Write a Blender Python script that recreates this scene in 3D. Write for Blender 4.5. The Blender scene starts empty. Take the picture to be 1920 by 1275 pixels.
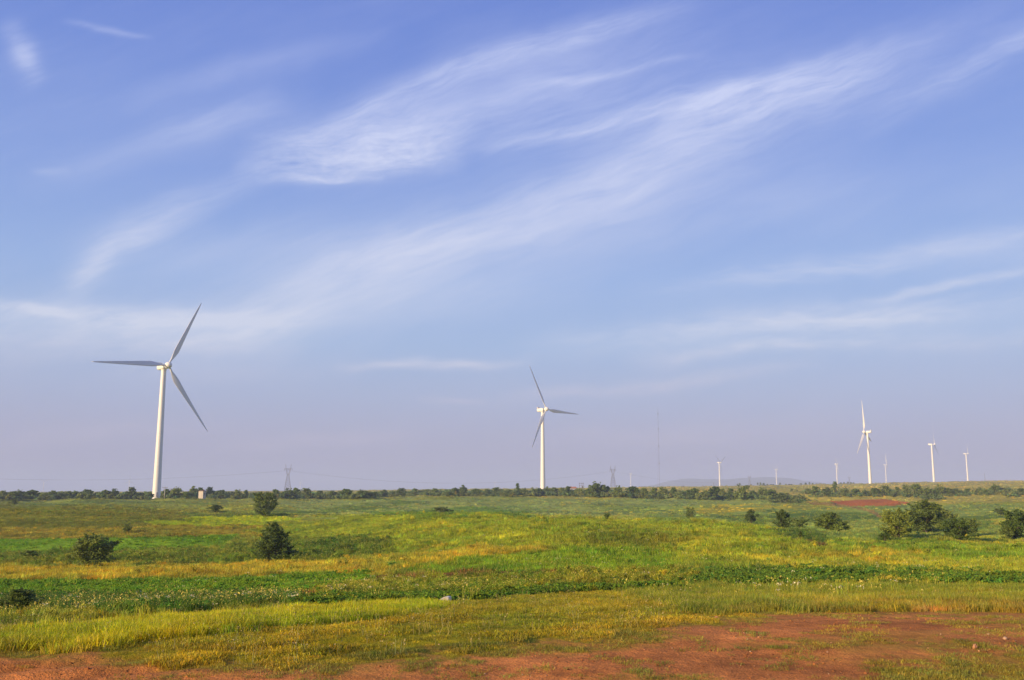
import bpy, math, random
import numpy as np
from mathutils import Matrix, Vector

# ------------------------------------------------------------ camera, sky, sun
F = 1770.0                      # focal length in photo pixels (1920 wide)
PITCH = math.atan(284.5 / F)
EYE = 1.9
SUN_AZ = (-0.80, -0.60)         # horizontal direction towards the sun
SUN_EL = math.radians(15)
EXPOSURE = 0.45
HAZE = 0.00023

scene = bpy.context.scene
cam = bpy.data.cameras.new("camera")
cam.sensor_width = 36.0
cam.lens = F / 1920 * 36.0
cam.clip_start = 0.1
cam.clip_end = 60000
camo = bpy.data.objects.new("camera", cam)
scene.collection.objects.link(camo)
camo.location = (0, 0, EYE)
camo.rotation_euler = (math.pi / 2 + PITCH, 0, 0)
scene.camera = camo
scene.view_settings.view_transform = 'Standard'
scene.view_settings.look = 'None'
scene.view_settings.exposure = EXPOSURE
scene.view_settings.gamma = 1.0
scene.cycles.volume_bounces = 1
scene.cycles.max_bounces = 6
scene.cycles.transparent_max_bounces = 8

sunv = Vector((SUN_AZ[0] * math.cos(SUN_EL), SUN_AZ[1] * math.cos(SUN_EL), math.sin(SUN_EL))).normalized()
sl = bpy.data.lights.new("sun", 'SUN')
sl.energy = 5.0
sl.angle = math.radians(0.6)
sl.color = (1.0, 0.75, 0.44)
so = bpy.data.objects.new("sun", sl)
scene.collection.objects.link(so)
so.rotation_euler = (-sunv).to_track_quat('-Z', 'Y').to_euler()
so.location = (-30, -30, 40)


def lin(c):
    out = []
    for v in c:
        v = v / 255.0
        out.append(v / 12.92 if v <= 0.04045 else ((v + 0.055) / 1.055) ** 2.4)
    return tuple(out)


def ray(px, row):
    t = math.tan(PITCH - math.atan((row - 637.5) / F))
    return (px - 960) / F * (math.cos(PITCH) + t * math.sin(PITCH)), t


class NT:
    """small helper to write node trees"""
    def __init__(self, nt):
        self.nt = nt

    def node(self, typ, **kw):
        n = self.nt.nodes.new(typ)
        for k, v in kw.items():
            if k.startswith('i_'):
                n.inputs[k[2:]].default_value = v
            else:
                setattr(n, k, v)
        return n

    def set(self, sock, v):
        if hasattr(v, 'links'):
            self.nt.links.new(v, sock)
        else:
            sock.default_value = v

    def m(self, op, a, b=0.0, c=0.0, clamp=False):
        n = self.nt.nodes.new('ShaderNodeMath')
        n.operation = op
        n.use_clamp = clamp
        for i, v in enumerate((a, b, c)):
            self.set(n.inputs[i], v)
        return n.outputs[0]

    def mix(self, f, a, b, blend='MIX'):
        n = self.nt.nodes.new('ShaderNodeMix')
        n.data_type = 'RGBA'
        n.blend_type = blend
        self.set(n.inputs[0], f)
        for i, v in ((6, a), (7, b)):
            if isinstance(v, tuple) and len(v) == 3:
                v = v + (1.0,)
            self.set(n.inputs[i], v)
        return n.outputs[2]

    def noise(self, vec, scale, detail=3, rough=0.5, dist=0.0):
        n = self.nt.nodes.new('ShaderNodeTexNoise')
        n.inputs['Scale'].default_value = scale
        n.inputs['Detail'].default_value = detail
        n.inputs['Roughness'].default_value = rough
        n.inputs['Distortion'].default_value = dist
        self.nt.links.new(vec, n.inputs['Vector'])
        return n

    def ramp(self, f, stops, interp='LINEAR'):
        n = self.nt.nodes.new('ShaderNodeValToRGB')
        cr = n.color_ramp
        cr.interpolation = interp
        while len(cr.elements) < len(stops):
            cr.elements.new(0.5)
        for e, (p, c) in zip(cr.elements, stops):
            e.position = p
            if not isinstance(c, tuple):
                c = (c, c, c)
            e.color = c + (1.0,)
        self.set(n.inputs[0], f)
        return n.outputs[0]

    def comb(self, x, y, z):
        n = self.nt.nodes.new('ShaderNodeCombineXYZ')
        for i, v in enumerate((x, y, z)):
            self.set(n.inputs[i], v)
        return n.outputs[0]


def build_world():
    w = bpy.data.worlds.new("World")
    scene.world = w
    w.use_nodes = True
    nt = w.node_tree
    nt.nodes.clear()
    T = NT(nt)
    out = T.node('ShaderNodeOutputWorld')
    bg = T.node('ShaderNodeBackground')
    sky = T.node('ShaderNodeTexSky', sky_type='NISHITA')
    sky.sun_disc = False
    sky.sun_elevation = SUN_EL
    sky.sun_rotation = math.atan2(sunv.x, sunv.y)
    sky.air_density = 1.0
    sky.dust_density = 1.5
    sky.ozone_density = 2.0
    tc = T.node('ShaderNodeTexCoord')
    sep = T.node('ShaderNodeSeparateXYZ')
    nt.links.new(tc.outputs['Generated'], sep.inputs[0])
    dx, dy, dz = sep.outputs
    # clear air: the blue deepens with height above the horizon
    el = T.m('MAXIMUM', dz, 0.0)
    base = T.ramp(el, [
        (0.000, lin((160, 163, 194))), (0.030, lin((166, 164, 194))), (0.060, lin((168, 170, 200))), (0.10, lin((166, 178, 211))),
        (0.15, lin((160, 183, 221))), (0.22, lin((148, 176, 225))), (0.31, lin((132, 160, 222))),
        (0.42, lin((112, 141, 215))), (0.55, lin((95, 124, 207))), (1.0, lin((72, 98, 185)))])
    skyc = T.mix(1.0, sky.outputs[0], (0.10, 0.10, 0.115), 'MULTIPLY')
    base = T.mix(0.12, base, skyc)
    # cirrus: streaks laid on the sky by world direction (tangent plane facing +Y)
    dyc = T.m('MAXIMUM', dy, 0.05)
    u = T.m('DIVIDE', dx, dyc)
    v = T.m('DIVIDE', dz, dyc)
    uv = T.comb(u, v, 0.0)
    warp = T.noise(uv, 5.0, 3, 0.55)
    wsep = T.node('ShaderNodeSeparateColor')
    nt.links.new(warp.outputs['Color'], wsep.inputs[0])
    uw = T.m('MULTIPLY_ADD', T.m('SUBTRACT', wsep.outputs[0], 0.5), 0.05, u)
    vw = T.m('MULTIPLY_ADD', T.m('SUBTRACT', wsep.outputs[1], 0.5), 0.05, v)

    def fibres(ang, along, across, detail, rough, seed):
        c, s = math.cos(ang), math.sin(ang)
        a = T.m('MULTIPLY_ADD', uw, c * along, T.m('MULTIPLY', vw, s * along))
        b = T.m('MULTIPLY_ADD', uw, -s * across, T.m('MULTIPLY', vw, c * across))
        n = T.noise(T.comb(a, b, seed), 1.0, detail, rough, 0.35)
        return T.m('MULTIPLY', T.m('SUBTRACT', n.outputs[0], 0.28), 1.9, clamp=True)
    f_diag = fibres(math.radians(22), 5.5, 34, 7, 0.66, 1.3)
    f_fine = fibres(math.radians(18), 14, 120, 6, 0.68, 4.1)
    f_hor = fibres(math.radians(3), 10, 62, 6, 0.66, 7.7)
    f_soft = fibres(math.radians(20), 3.0, 10, 5, 0.55, 2.2)
    mack = T.noise(T.comb(T.m('MULTIPLY', uw, 60.0), T.m('MULTIPLY', vw, 130.0), 3.0), 1.0, 4, 0.6, 0.6)
    f_mack = T.m('MULTIPLY', T.m('SUBTRACT', mack.outputs[0], 0.36), 3.0, clamp=True)
    fd = T.m('ADD', T.m('MULTIPLY', f_diag, 0.75), T.m('MULTIPLY', f_fine, 0.5))
    fh = T.m('ADD', T.m('MULTIPLY', f_hor, 0.85), T.m('MULTIPLY', f_fine, 0.25))
    fs = T.m('ADD', T.m('MULTIPLY', f_soft, 0.28), T.m('ADD', T.m('MULTIPLY', f_diag, 0.42), 0.26))
    fm = T.m('ADD', T.m('MULTIPLY', f_mack, 0.22), T.m('ADD', T.m('MULTIPLY', f_hor, 0.85), T.m('MULTIPLY', f_fine, 0.2)))
    kinds = {'d': fd, 'h': fh, 's': fs, 'm': fm}
    streaks = CLOUDS
    total = 0.0
    for (x0, y0, x1, y1, wd, amp, bend, kd) in streaks:
        a0, b0 = ray(x0, y0)
        a1, b1 = ray(x1, y1)
        ca, cb = (a0 + a1) / 2, (b0 + b1) / 2
        L = math.hypot(a1 - a0, b1 - b0) / 2
        c, s = (a1 - a0) / (2 * L), (b1 - b0) / (2 * L)
        W = wd / F
        # normalised coordinates along / across
        sN = T.m('MULTIPLY_ADD', uw, c / L, T.m('MULTIPLY_ADD', vw, s / L, -(ca * c + cb * s) / L))
        tN = T.m('MULTIPLY_ADD', uw, -s / W, T.m('MULTIPLY_ADD', vw, c / W, -(-ca * s + cb * c) / W))
        s2 = T.m('MULTIPLY', sN, sN)
        if bend:
            tN = T.m('MULTIPLY_ADD', T.m('SUBTRACT', s2, 1.0), bend / wd, tN)
        al = T.m('SUBTRACT', 1.0, s2, clamp=True)
        ac = T.m('EXPONENT', T.m('MULTIPLY', T.m('MULTIPLY', tN, tN), -1.0))
        k = T.m('MULTIPLY', T.m('MULTIPLY', al, ac), kinds[kd])
        total = T.m('MULTIPLY_ADD', k, amp * {'s': 1.2, 'h': 2.1, 'm': 1.25, 'd': 1.35}[kd], total)
    # thin veil over the whole sky
    veil = T.m('ADD', T.m('MULTIPLY', T.m('MULTIPLY', f_soft, f_soft), 0.10), T.m('MULTIPLY', T.m('MULTIPLY', f_diag, f_soft), 0.13))
    total = T.m('ADD', total, veil)
    total = T.m('MINIMUM', total, 0.9)
    ccol = T.ramp(el, [(0.0, lin((190, 180, 198))), (0.08, lin((196, 190, 208))), (0.16, lin((206, 212, 230))), (0.4, lin((200, 208, 240)))])
    col = T.mix(total, base, ccol)
    nt.links.new(col, bg.inputs[0])
    bg.inputs[1].default_value = 0.80
    nt.links.new(bg.outputs[0], out.inputs[0])


# each cloud streak: from x,y to x,y (degrees of sky written as photo pixels), half width, density, bend, texture
CLOUDS = [
    (900, 300, 1740, 72, 28, 0.50, 10, 'd'), (1040, 330, 1800, 95, 52, 0.40, 0, 'd'),
    (1220, 225, 1680, 115, 34, 0.30, 0, 'd'), (900, 285, 1180, 225, 12, 0.34, 0, 'd'), (1000, 250, 1640, 90, 60, 0.22, 0, 's'),
    (180, 700, 1600, 190, 74, 0.50, 10, 's'), (360, 600, 1400, 250, 46, 0.40, 0, 'd'), (420, 600, 1250, 400, 80, 0.34, 0, 's'),
    (430, 318, 1330, -10, 26, 0.55, 26, 'd'), (520, 330, 1380, 40, 56, 0.34, 22, 's'), (640, 300, 1300, 130, 60, 0.22, 0, 'd'),
    (430, 318, 880, 286, 32, 0.78, 0, 'm'), (445, 262, 900, 245, 40, 0.50, 0, 'm'), (470, 347, 720, 330, 9, 0.50, 0, 'm'), (620, 280, 1060, 215, 50, 0.1, 0, 'd'),
    (70, 590, 520, 315, 30, 0.50, 30, 'd'), (90, 520, 400, 400, 44, 0.26, 10, 's'), (110, 560, 220, 470, 26, 0.4, 0, 'd'),
    (-160, 585, 700, 608, 20, 0.50, 0, 'h'), (-160, 640, 640, 638, 30, 0.34, 0, 'h'), (-80, 555, 160, 605, 9, 0.4, 0, 'h'), (-200, 620, 500, 622, 50, 0.3, 0, 's'),
    (200, 620, 1150, 545, 46, 0.36, 0, 's'), (120, 490, 900, 455, 46, 0.22, 0, 's'),
    (10, 20, 78, 160, 22, 0.40, 0, 'd'), (30, 60, 60, 120, 22, 0.3, 0, 'm'), (110, 30, 290, 70, 7, 0.30, 0, 'd'),
    (220, 200, 760, 60, 30, 0.26, 14, 's'), (30, 360, 620, 160, 36, 0.30, 0, 's'), (60, 332, 150, 318, 9, 0.3, 0, 'd'), (260, 260, 560, 170, 30, 0.16, 0, 'd'),
    (1120, 568, 2050, 425, 22, 0.34, 0, 'h'), (1580, 565, 2050, 500, 9, 0.45, 0, 'h'), (1600, 500, 2150, 455, 44, 0.28, 0, 's'),
    (960, 655, 1850, 570, 26, 0.40, 0, 'h'), (1150, 680, 1700, 628, 13, 0.45, 0, 'h'), (1400, 610, 2100, 560, 26, 0.24, 0, 'h'), (1150, 640, 2100, 590, 60, 0.22, 0, 's'),
    (620, 692, 1020, 676, 9, 0.50, 0, 'h'), (880, 748, 1560, 684, 13, 0.38, 0, 'h'), (1560, 650, 2050, 622, 14, 0.3, 0, 'h'),
    (900, 175, 1340, 95, 9, 0.30, 0, 'd'), (1600, 240, 2100, -10, 30, 0.34, 0, 'd'), (1500, 150, 1990, -30, 36, 0.20, 0, 's'), (1700, 140, 2050, 40, 40, 0.2, 0, 's'),
    (900, 480, 1700, 300, 80, 0.24, 0, 's'), (1300, 420, 2050, 300, 60, 0.14, 0, 's'),
    (380, 838, 800, 810, 13, 0.32, 0, 'h'), (780, 753, 910, 745, 6, 0.32, 0, 'h'), (120, 704, 700, 688, 24, 0.2, 0, 's'),
    (900, 835, 1600, 795, 24, 0.20, 0, 'h'), (-100, 820, 500, 800, 20, 0.16, 0, 'h'),
]
build_world()

# ------------------------------------------------------------ object helpers
root_coll = scene.collection


def link(o):
    root_coll.objects.link(o)
    return o


def tag(o, label=None, cat=None, group=None, kind=None):
    if label:
        o['label'] = label
    if cat:
        o['category'] = cat
    if group:
        o['group'] = group
    if kind:
        o['kind'] = kind
    return o


def empty(name, loc, rz=0.0):
    o = bpy.data.objects.new(name, None)
    o.empty_display_size = 0.5
    o.location = loc
    o.rotation_euler = (0, 0, rz)
    return link(o)


def mesh_np(name, V, faces, mat=None, smooth=False):
    me = bpy.data.meshes.new(name)
    V = np.asarray(V, dtype=np.float32)
    if isinstance(faces, np.ndarray):
        k = faces.shape[1]
        me.vertices.add(len(V))
        me.vertices.foreach_set('co', V.ravel())
        me.loops.add(faces.size)
        me.loops.foreach_set('vertex_index', faces.astype(np.int32).ravel())
        me.polygons.add(len(faces))
        me.polygons.foreach_set('loop_start', np.arange(0, faces.size, k, dtype=np.int32))
        me.update(calc_edges=True)
    else:
        me.from_pydata(V.tolist(), [], faces)
    if smooth:
        me.polygons.foreach_set('use_smooth', np.array([len(p.vertices) <= 4 for p in me.polygons]) if len(me.polygons) < 5000 else np.ones(len(me.polygons), dtype=bool))
    if mat:
        me.materials.append(mat)
    me.update()
    return me


def obj(name, me, parent=None):
    o = bpy.data.objects.new(name, me)
    link(o)
    if parent is not None:
        o.parent = parent
    return o


class MB:
    """collects simple solids into one mesh"""
    def __init__(self):
        self.V = []
        self.Fc = []

    def add(self, V, Fc):
        n = len(self.V)
        self.V += [tuple(v) for v in V]
        self.Fc += [tuple(i + n for i in f) for f in Fc]

    def box(self, c, s, rz=0.0, taper=1.0):
        cx, cy, cz = c
        sx, sy, sz = s[0] / 2, s[1] / 2, s[2] / 2
        V = []
        for z, k in ((-sz, 1.0), (sz, taper)):
            for x, y in ((-sx, -sy), (sx, -sy), (sx, sy), (-sx, sy)):
                x, y = x * k, y * k
                V.append((cx + x * math.cos(rz) - y * math.sin(rz), cy + x * math.sin(rz) + y * math.cos(rz), cz + z))
        self.add(V, [(3, 2, 1, 0), (4, 5, 6, 7), (0, 1, 5, 4), (1, 2, 6, 5), (2, 3, 7, 6), (3, 0, 4, 7)])

    def bar(self, a, b, r0, r1=None, n=5):
        r1 = r0 if r1 is None else r1
        a, b = Vector(a), Vector(b)
        d = (b - a).normalized()
        q = d.to_track_quat('Z', 'Y')
        V = []
        for p, r in ((a, r0), (b, r1)):
            for i in range(n):
                t = 2 * math.pi * i / n
                V.append(p + q @ Vector((r * math.cos(t), r * math.sin(t), 0)))
        Fc = [(i, (i + 1) % n, n + (i + 1) % n, n + i) for i in range(n)]
        Fc += [tuple(reversed(range(n))), tuple(range(n, 2 * n))]
        self.add(V, Fc)

    def lathe(self, prof, n=24, cx=0, cy=0, caps=True):
        V = []
        for r, z in prof:
            for i in range(n):
                t = 2 * math.pi * i / n
                V.append((cx + r * math.cos(t), cy + r * math.sin(t), z))
        Fc = []
        for j in range(len(prof) - 1):
            for i in range(n):
                k = (i + 1) % n
                Fc.append((j * n + i, j * n + k, (j + 1) * n + k, (j + 1) * n + i))
        if caps:
            Fc.append(tuple(reversed(range(n))))
            Fc.append(tuple((len(prof) - 1) * n + i for i in range(n)))
        self.add(V, Fc)

    def mesh(self, name, mat, smooth=False):
        me = mesh_np(name, self.V, self.Fc, mat, smooth)
        return me

    def build(self, name, mat, parent=None, smooth=False):
        return obj(name, self.mesh(name, mat, smooth), parent)


# ------------------------------------------------------------ materials
def new_mat(name):
    m = bpy.data.materials.new(name)
    m.use_nodes = True
    nt = m.node_tree
    T = NT(nt)
    b = nt.nodes['Principled BSDF']
    return m, T, b


def plain_mat(name, col, rough=0.6, var=0.12, scale=1.0, metal=0.0):
    m, T, b = new_mat(name)
    tc = T.node('ShaderNodeTexCoord')
    n = T.noise(tc.outputs['Object'], scale, 5, 0.6)
    f = T.ramp(n.outputs[0], [(0.3, 1 - var), (0.7, 1 + var)])
    c = T.mix(1.0, col, f, 'MULTIPLY')
    T.set(b.inputs['Base Color'], c)
    b.inputs['Roughness'].default_value = rough
    b.inputs['Metallic'].default_value = metal
    return m


def turbine_mat():
    m, T, b = new_mat('turbine_paint')
    tc = T.node('ShaderNodeTexCoord')
    mp = T.node('ShaderNodeMapping')
    mp.inputs['Scale'].default_value = (0.7, 0.7, 0.02)
    T.nt.links.new(tc.outputs['Object'], mp.inputs[0])
    n = T.noise(mp.outputs[0], 1.0, 5, 0.65)
    f = T.ramp(n.outputs[0], [(0.35, (0.74, 0.71, 0.63)), (0.62, (0.78, 0.755, 0.68))])
    T.set(b.inputs['Base Color'], f)
    b.inputs['Roughness'].default_value = 0.45
    return m


def leaf_mat(name, c_dark, c_light, transl=0.5):
    m, T, b = new_mat(name)
    oi = T.node('ShaderNodeObjectInfo')
    geo = T.node('ShaderNodeNewGeometry')
    n = T.noise(geo.outputs['Position'], 0.9, 2, 0.5)
    f = T.m('ADD', T.m('MULTIPLY', geo.outputs['Random Per Island'], 0.75), T.m('MULTIPLY', T.m('SUBTRACT', n.outputs[0], 0.4), 0.9), clamp=True)
    c = T.mix(f, c_dark, c_light)
    v = T.m('MULTIPLY_ADD', oi.outputs['Random'], 0.55, 0.74)
    hsv = T.node('ShaderNodeHueSaturation')
    T.set(hsv.inputs['Value'], v)
    T.set(hsv.inputs['Hue'], T.m('MULTIPLY_ADD', oi.outputs['Random'], -0.03, 0.515))
    T.set(hsv.inputs['Color'], c)
    c = hsv.outputs[0]
    T.set(b.inputs['Base Color'], c)
    b.inputs['Roughness'].default_value = 0.55
    b.inputs['Specular IOR Level'].default_value = 0.25
    tr = T.node('ShaderNodeBsdfTranslucent')
    T.set(tr.inputs[0], c)
    mx = T.node('ShaderNodeMixShader')
    mx.inputs[0].default_value = transl
    out = T.nt.nodes['Material Output']
    T.nt.links.new(b.outputs[0], mx.inputs[1])
    T.nt.links.new(tr.outputs[0], mx.inputs[2])
    T.nt.links.new(mx.outputs[0], out.inputs[0])
    return m


def grass_mat(name, dry=0.50):
    """blade colour comes from the plant's own tint attribute"""
    m, T, b = new_mat(name)
    at = T.node('ShaderNodeAttribute')
    at.attribute_type = 'INSTANCER'
    at.attribute_name = 'tint'
    geo = T.node('ShaderNodeNewGeometry')
    rnd = geo.outputs['Random Per Island']
    straw = T.mix(T.m('MULTIPLY', T.m('GREATER_THAN', rnd, 0.82), dry), at.outputs['Color'], (0.40, 0.31, 0.10))
    f = T.m('MULTIPLY_ADD', rnd, 0.6, 0.70)
    c = T.mix(1.0, straw, T.comb(f, f, f), 'MULTIPLY')
    T.set(b.inputs['Base Color'], c)
    b.inputs['Roughness'].default_value = 0.6
    b.inputs['Specular IOR Level'].default_value = 0.2
    tr = T.node('ShaderNodeBsdfTranslucent')
    T.set(tr.inputs[0], c)
    mx = T.node('ShaderNodeMixShader')
    mx.inputs[0].default_value = 0.35
    out = T.nt.nodes['Material Output']
    T.nt.links.new(b.outputs[0], mx.inputs[1])
    T.nt.links.new(tr.outputs[0], mx.inputs[2])
    T.nt.links.new(mx.outputs[0], out.inputs[0])
    return m


M_TURB = turbine_mat()
M_DARK = plain_mat('dark_grille', (0.05, 0.05, 0.055), 0.6)
M_STEEL = plain_mat('galvanised_steel', (0.16, 0.15, 0.16), 0.55)
M_CONC = plain_mat('concrete', (0.42, 0.39, 0.35), 0.8, 0.15, 2.0)
M_BARK = plain_mat('bark', (0.10, 0.075, 0.05), 0.9, 0.3, 3.0)
M_LEAF_DARK = leaf_mat('leaf_dark', (0.15, 0.20, 0.042), (0.29, 0.36, 0.070))
M_LEAF_MID = leaf_mat('leaf_mid', (0.115, 0.180, 0.034), (0.24, 0.32, 0.055))
M_LEAF_LIGHT = leaf_mat('leaf_light', (0.15, 0.205, 0.036), (0.30, 0.36, 0.060))
M_GRASS = grass_mat('grass_blades')
M_LEAFY = grass_mat('leafy_plants', 0.0)
M_PETAL = plain_mat('petal_yellow', (0.62, 0.50, 0.08), 0.6, 0.15, 30)
M_STRAW = plain_mat('straw', (0.42, 0.33, 0.13), 0.8, 0.2, 30)
M_PETALW = plain_mat('petal_cream', (0.66, 0.60, 0.36), 0.6, 0.1, 30)

# ------------------------------------------------------------ terrain
COLS = np.array([-900, 0, 240, 480, 720, 960, 1200, 1440, 1600, 1920, 2820], float)
DIST = np.array([6, 9.5, 13, 18, 25, 34, 44, 56, 70, 88, 110, 140, 180, 230, 300, 390, 470, 600, 850, 1300, 2200, 5000, 9500], float)
#        13    18    25    34    44    56    70    88   110   140  180  230  300  390  470  600  850 1300 2200 5000 9500
ROWS = {
    -900: [1190, 1180, 1168, 1150, 1128, 1103, 1080, 1058, 1032, 1010, 987, 970, 957, 946, 938, 932, 928, 926, 924, 922, 921.5],
    0:    [1196, 1184, 1167, 1149, 1128, 1102, 1080, 1058, 1030, 1004, 974, 951, 951, 944, 937, 932, 928, 926, 924, 922, 921.5],
    240:  [1188, 1164, 1148, 1134, 1118, 1094, 1074, 1054, 1030, 1004, 975, 953, 952, 943, 935, 931, 927, 925, 923, 921.5, 921],
    480:  [1184, 1150, 1133, 1120, 1107, 1088, 1068, 1050, 1028, 1004, 985, 969, 954, 943, 936, 931, 926, 923, 921, 920.5, 921],
    720:  [1180, 1142, 1126, 1112, 1098, 1075, 1050, 1025, 998, 973, 964, 969, 959, 944, 936, 930, 923, 920, 919, 919, 920.5],
    960:  [1177, 1137, 1121, 1106, 1088, 1062, 1035, 1006, 982, 966, 970, 970, 957, 942, 933, 927, 921, 917.5, 917, 918, 920],
    1200: [1174, 1134, 1117, 1100, 1078, 1055, 1030, 1002, 979, 971, 980, 974, 958, 943, 934, 926, 918, 914.5, 914.5, 917, 919.5],
    1440: [1172, 1133, 1115, 1095, 1076, 1056, 1032, 1010, 991, 997, 994, 981, 962, 947, 938, 927, 917, 911.5, 911.5, 916, 919],
    1600: [1171, 1133, 1114, 1093, 1076, 1058, 1040, 1025, 1013, 1006, 998, 984, 966, 948, 938, 926, 914, 908, 908.5, 915, 919],
    1920: [1170, 1133, 1113, 1092, 1078, 1060, 1042, 1026, 1015, 1006, 995, 978, 960, 942, 930, 917, 906, 901, 904, 913, 919],
    2820: [1170, 1133, 1113, 1092, 1078, 1060, 1042, 1026, 1015, 1006, 993, 975, 956, 938, 925, 912, 900, 896, 900, 911, 919],
}


def build_height_table():
    NU, NL = 260, 520
    ug = (COLS - 960) / F * 0.987
    Z = np.zeros((len(COLS), len(DIST)))
    for i, c in enumerate(COLS):
        Z[i, 0] = Z[i, 1] = -EYE
        for j, r in enumerate(ROWS[int(c)]):
            Z[i, j + 2] = DIST[j + 2] * math.tan(PITCH - math.atan((r - 637.5) / F))
    lu = np.linspace(ug[0], ug[-1], NU)
    ll = np.linspace(math.log(6), math.log(9500), NL)
    A = np.array([np.interp(ll, np.log(DIST), Z[i]) for i in range(len(COLS))])
    B = np.array([np.interp(lu, ug, A[:, j]) for j in range(NL)]).T

    def gs(B, sig, axis):
        k = np.arange(-int(3 * sig), int(3 * sig) + 1)
        w = np.exp(-k ** 2 / (2 * sig ** 2))
        w /= w.sum()
        pad = [(0, 0), (0, 0)]
        pad[axis] = (len(k) // 2, len(k) // 2)
        P = np.pad(B, pad, mode='edge')
        return np.apply_along_axis(lambda m: np.convolve(m, w, mode='valid'), axis, P)
    B = gs(gs(B, 5.0, 1), 6.0, 0)
    return lu, ll, B + EYE


LU, LL, HT = build_height_table()
rngw = np.random.default_rng(11)
WAVES = []
for wl, amp in ((46, 0.42), (27, 0.24), (15, 0.13), (8, 0.055), (4.3, 0.032), (2.2, 0.018)):
    for k in range(5):
        th = rngw.uniform(0, 2 * math.pi)
        w = 2 * math.pi / (wl * rngw.uniform(0.75, 1.3))
        WAVES.append((w * math.cos(th), w * math.sin(th), rngw.uniform(0, 6.28), amp / 2.0))


def wav(x, y, idx):
    o = np.zeros_like(x)
    for i in idx:
        a, b, c, d = WAVES[i]
        o += d * np.sin(a * x + b * y + c)
    return o


def smooth(a, b, x):
    t = np.clip((x - a) / (b - a), 0, 1)
    return t * t * (3 - 2 * t)


def ground_z(x, y):
    x = np.asarray(x, float)
    y = np.asarray(y, float)
    r = np.hypot(x, y) + 1e-6
    th = np.arctan2(x, y)
    TM = math.radians(42)
    um = math.tan(TM)
    back = (np.pi - np.abs(th)) / (np.pi - TM)
    u = np.where(np.abs(th) <= TM, np.tan(np.clip(th, -TM, TM)), np.sign(th) * um * np.clip(back, 0, 1))
    Y = r * np.cos(np.clip(np.abs(th), 0, TM))
    fu = np.clip((u - LU[0]) / (LU[1] - LU[0]), 0, len(LU) - 1.001)
    fl = np.clip((np.log(np.maximum(Y, 1.0)) - LL[0]) / (LL[1] - LL[0]), 0, len(LL) - 1.001)
    iu, il = fu.astype(int), fl.astype(int)
    du, dl = fu - iu, fl - il
    z = (HT[iu, il] * (1 - du) + HT[iu + 1, il] * du) * (1 - dl) + (HT[iu, il + 1] * (1 - du) + HT[iu + 1, il + 1] * du) * dl
    n = wav(x, y, range(0, 15)) * smooth(35, 110, Y) * (1.0 + smooth(200, 500, Y) * 0.7) * (1 - smooth(1500, 3000, Y) * 0.7)
    n += wav(x, y, range(15, 25)) * smooth(14, 40, Y) * (1 - smooth(900, 2000, Y))
    n += wav(x, y, range(25, 30)) * (0.5 + smooth(12, 30, Y)) * (1 - smooth(300, 500, Y))
    z = z + n
    # shallow wheel ruts in the bare earth at the near left
    for off in (0.0, 0.75, 2.1):
        c = 10.0 + off + 0.42 * (x + 5.4)
        z = z - 0.045 * np.exp(-((y - c) / 0.16) ** 2) * (y > 6) * (np.abs(x + 3.5) < 6) * smooth(-9.5, -8, x) * (1 - smooth(-2.2, -0.5, x))
        z = z + 0.02 * np.exp(-((y - c - 0.26) / 0.10) ** 2) * (y > 6) * smooth(-9.5, -8, x) * (1 - smooth(-2.2, -0.5, x))
    # shallow cut of the red earth pit on the right slope
    for (px, pw) in ((1632, 72),):
        ang = (px - 960) / F * 0.987
        du_ = (u - ang) / (pw / F)
        cut = smooth(372, 392, Y) * (1 - smooth(404, 409, Y)) * (1 - smooth(0.75, 1.0, np.abs(du_)))
        z = z - 1.5 * cut
    return z


def project(x, y, z):
    zz = z - EYE
    d = y * math.cos(PITCH) + zz * math.sin(PITCH)
    up = -y * math.sin(PITCH) + zz * math.cos(PITCH)
    return 960 + F * x / d, 637.5 - F * up / d


def gz(x, y):
    return float(ground_z(np.array([x]), np.array([y]))[0])


def place(px, row, lo=8.0, hi=1500.0):
    """world point on the terrain in direction px where it is seen at this row"""
    Ys = np.exp(np.linspace(math.log(lo), math.log(hi), 900))
    u = (px - 960) / F * 0.987
    x = u * Ys
    z = ground_z(x, Ys)
    _, r = project(x, Ys, z)
    vis = np.minimum.accumulate(r) >= r - 0.6
    k = np.argmin(np.abs(r - row) + np.where(vis, 0, 3.0))
    Y = Ys[k]
    t = (z[k] - EYE) / Y
    xx = (px - 960) / F * (math.cos(PITCH) + t * math.sin(PITCH)) * Y
    return float(xx), float(Y), gz(xx, Y)


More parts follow.
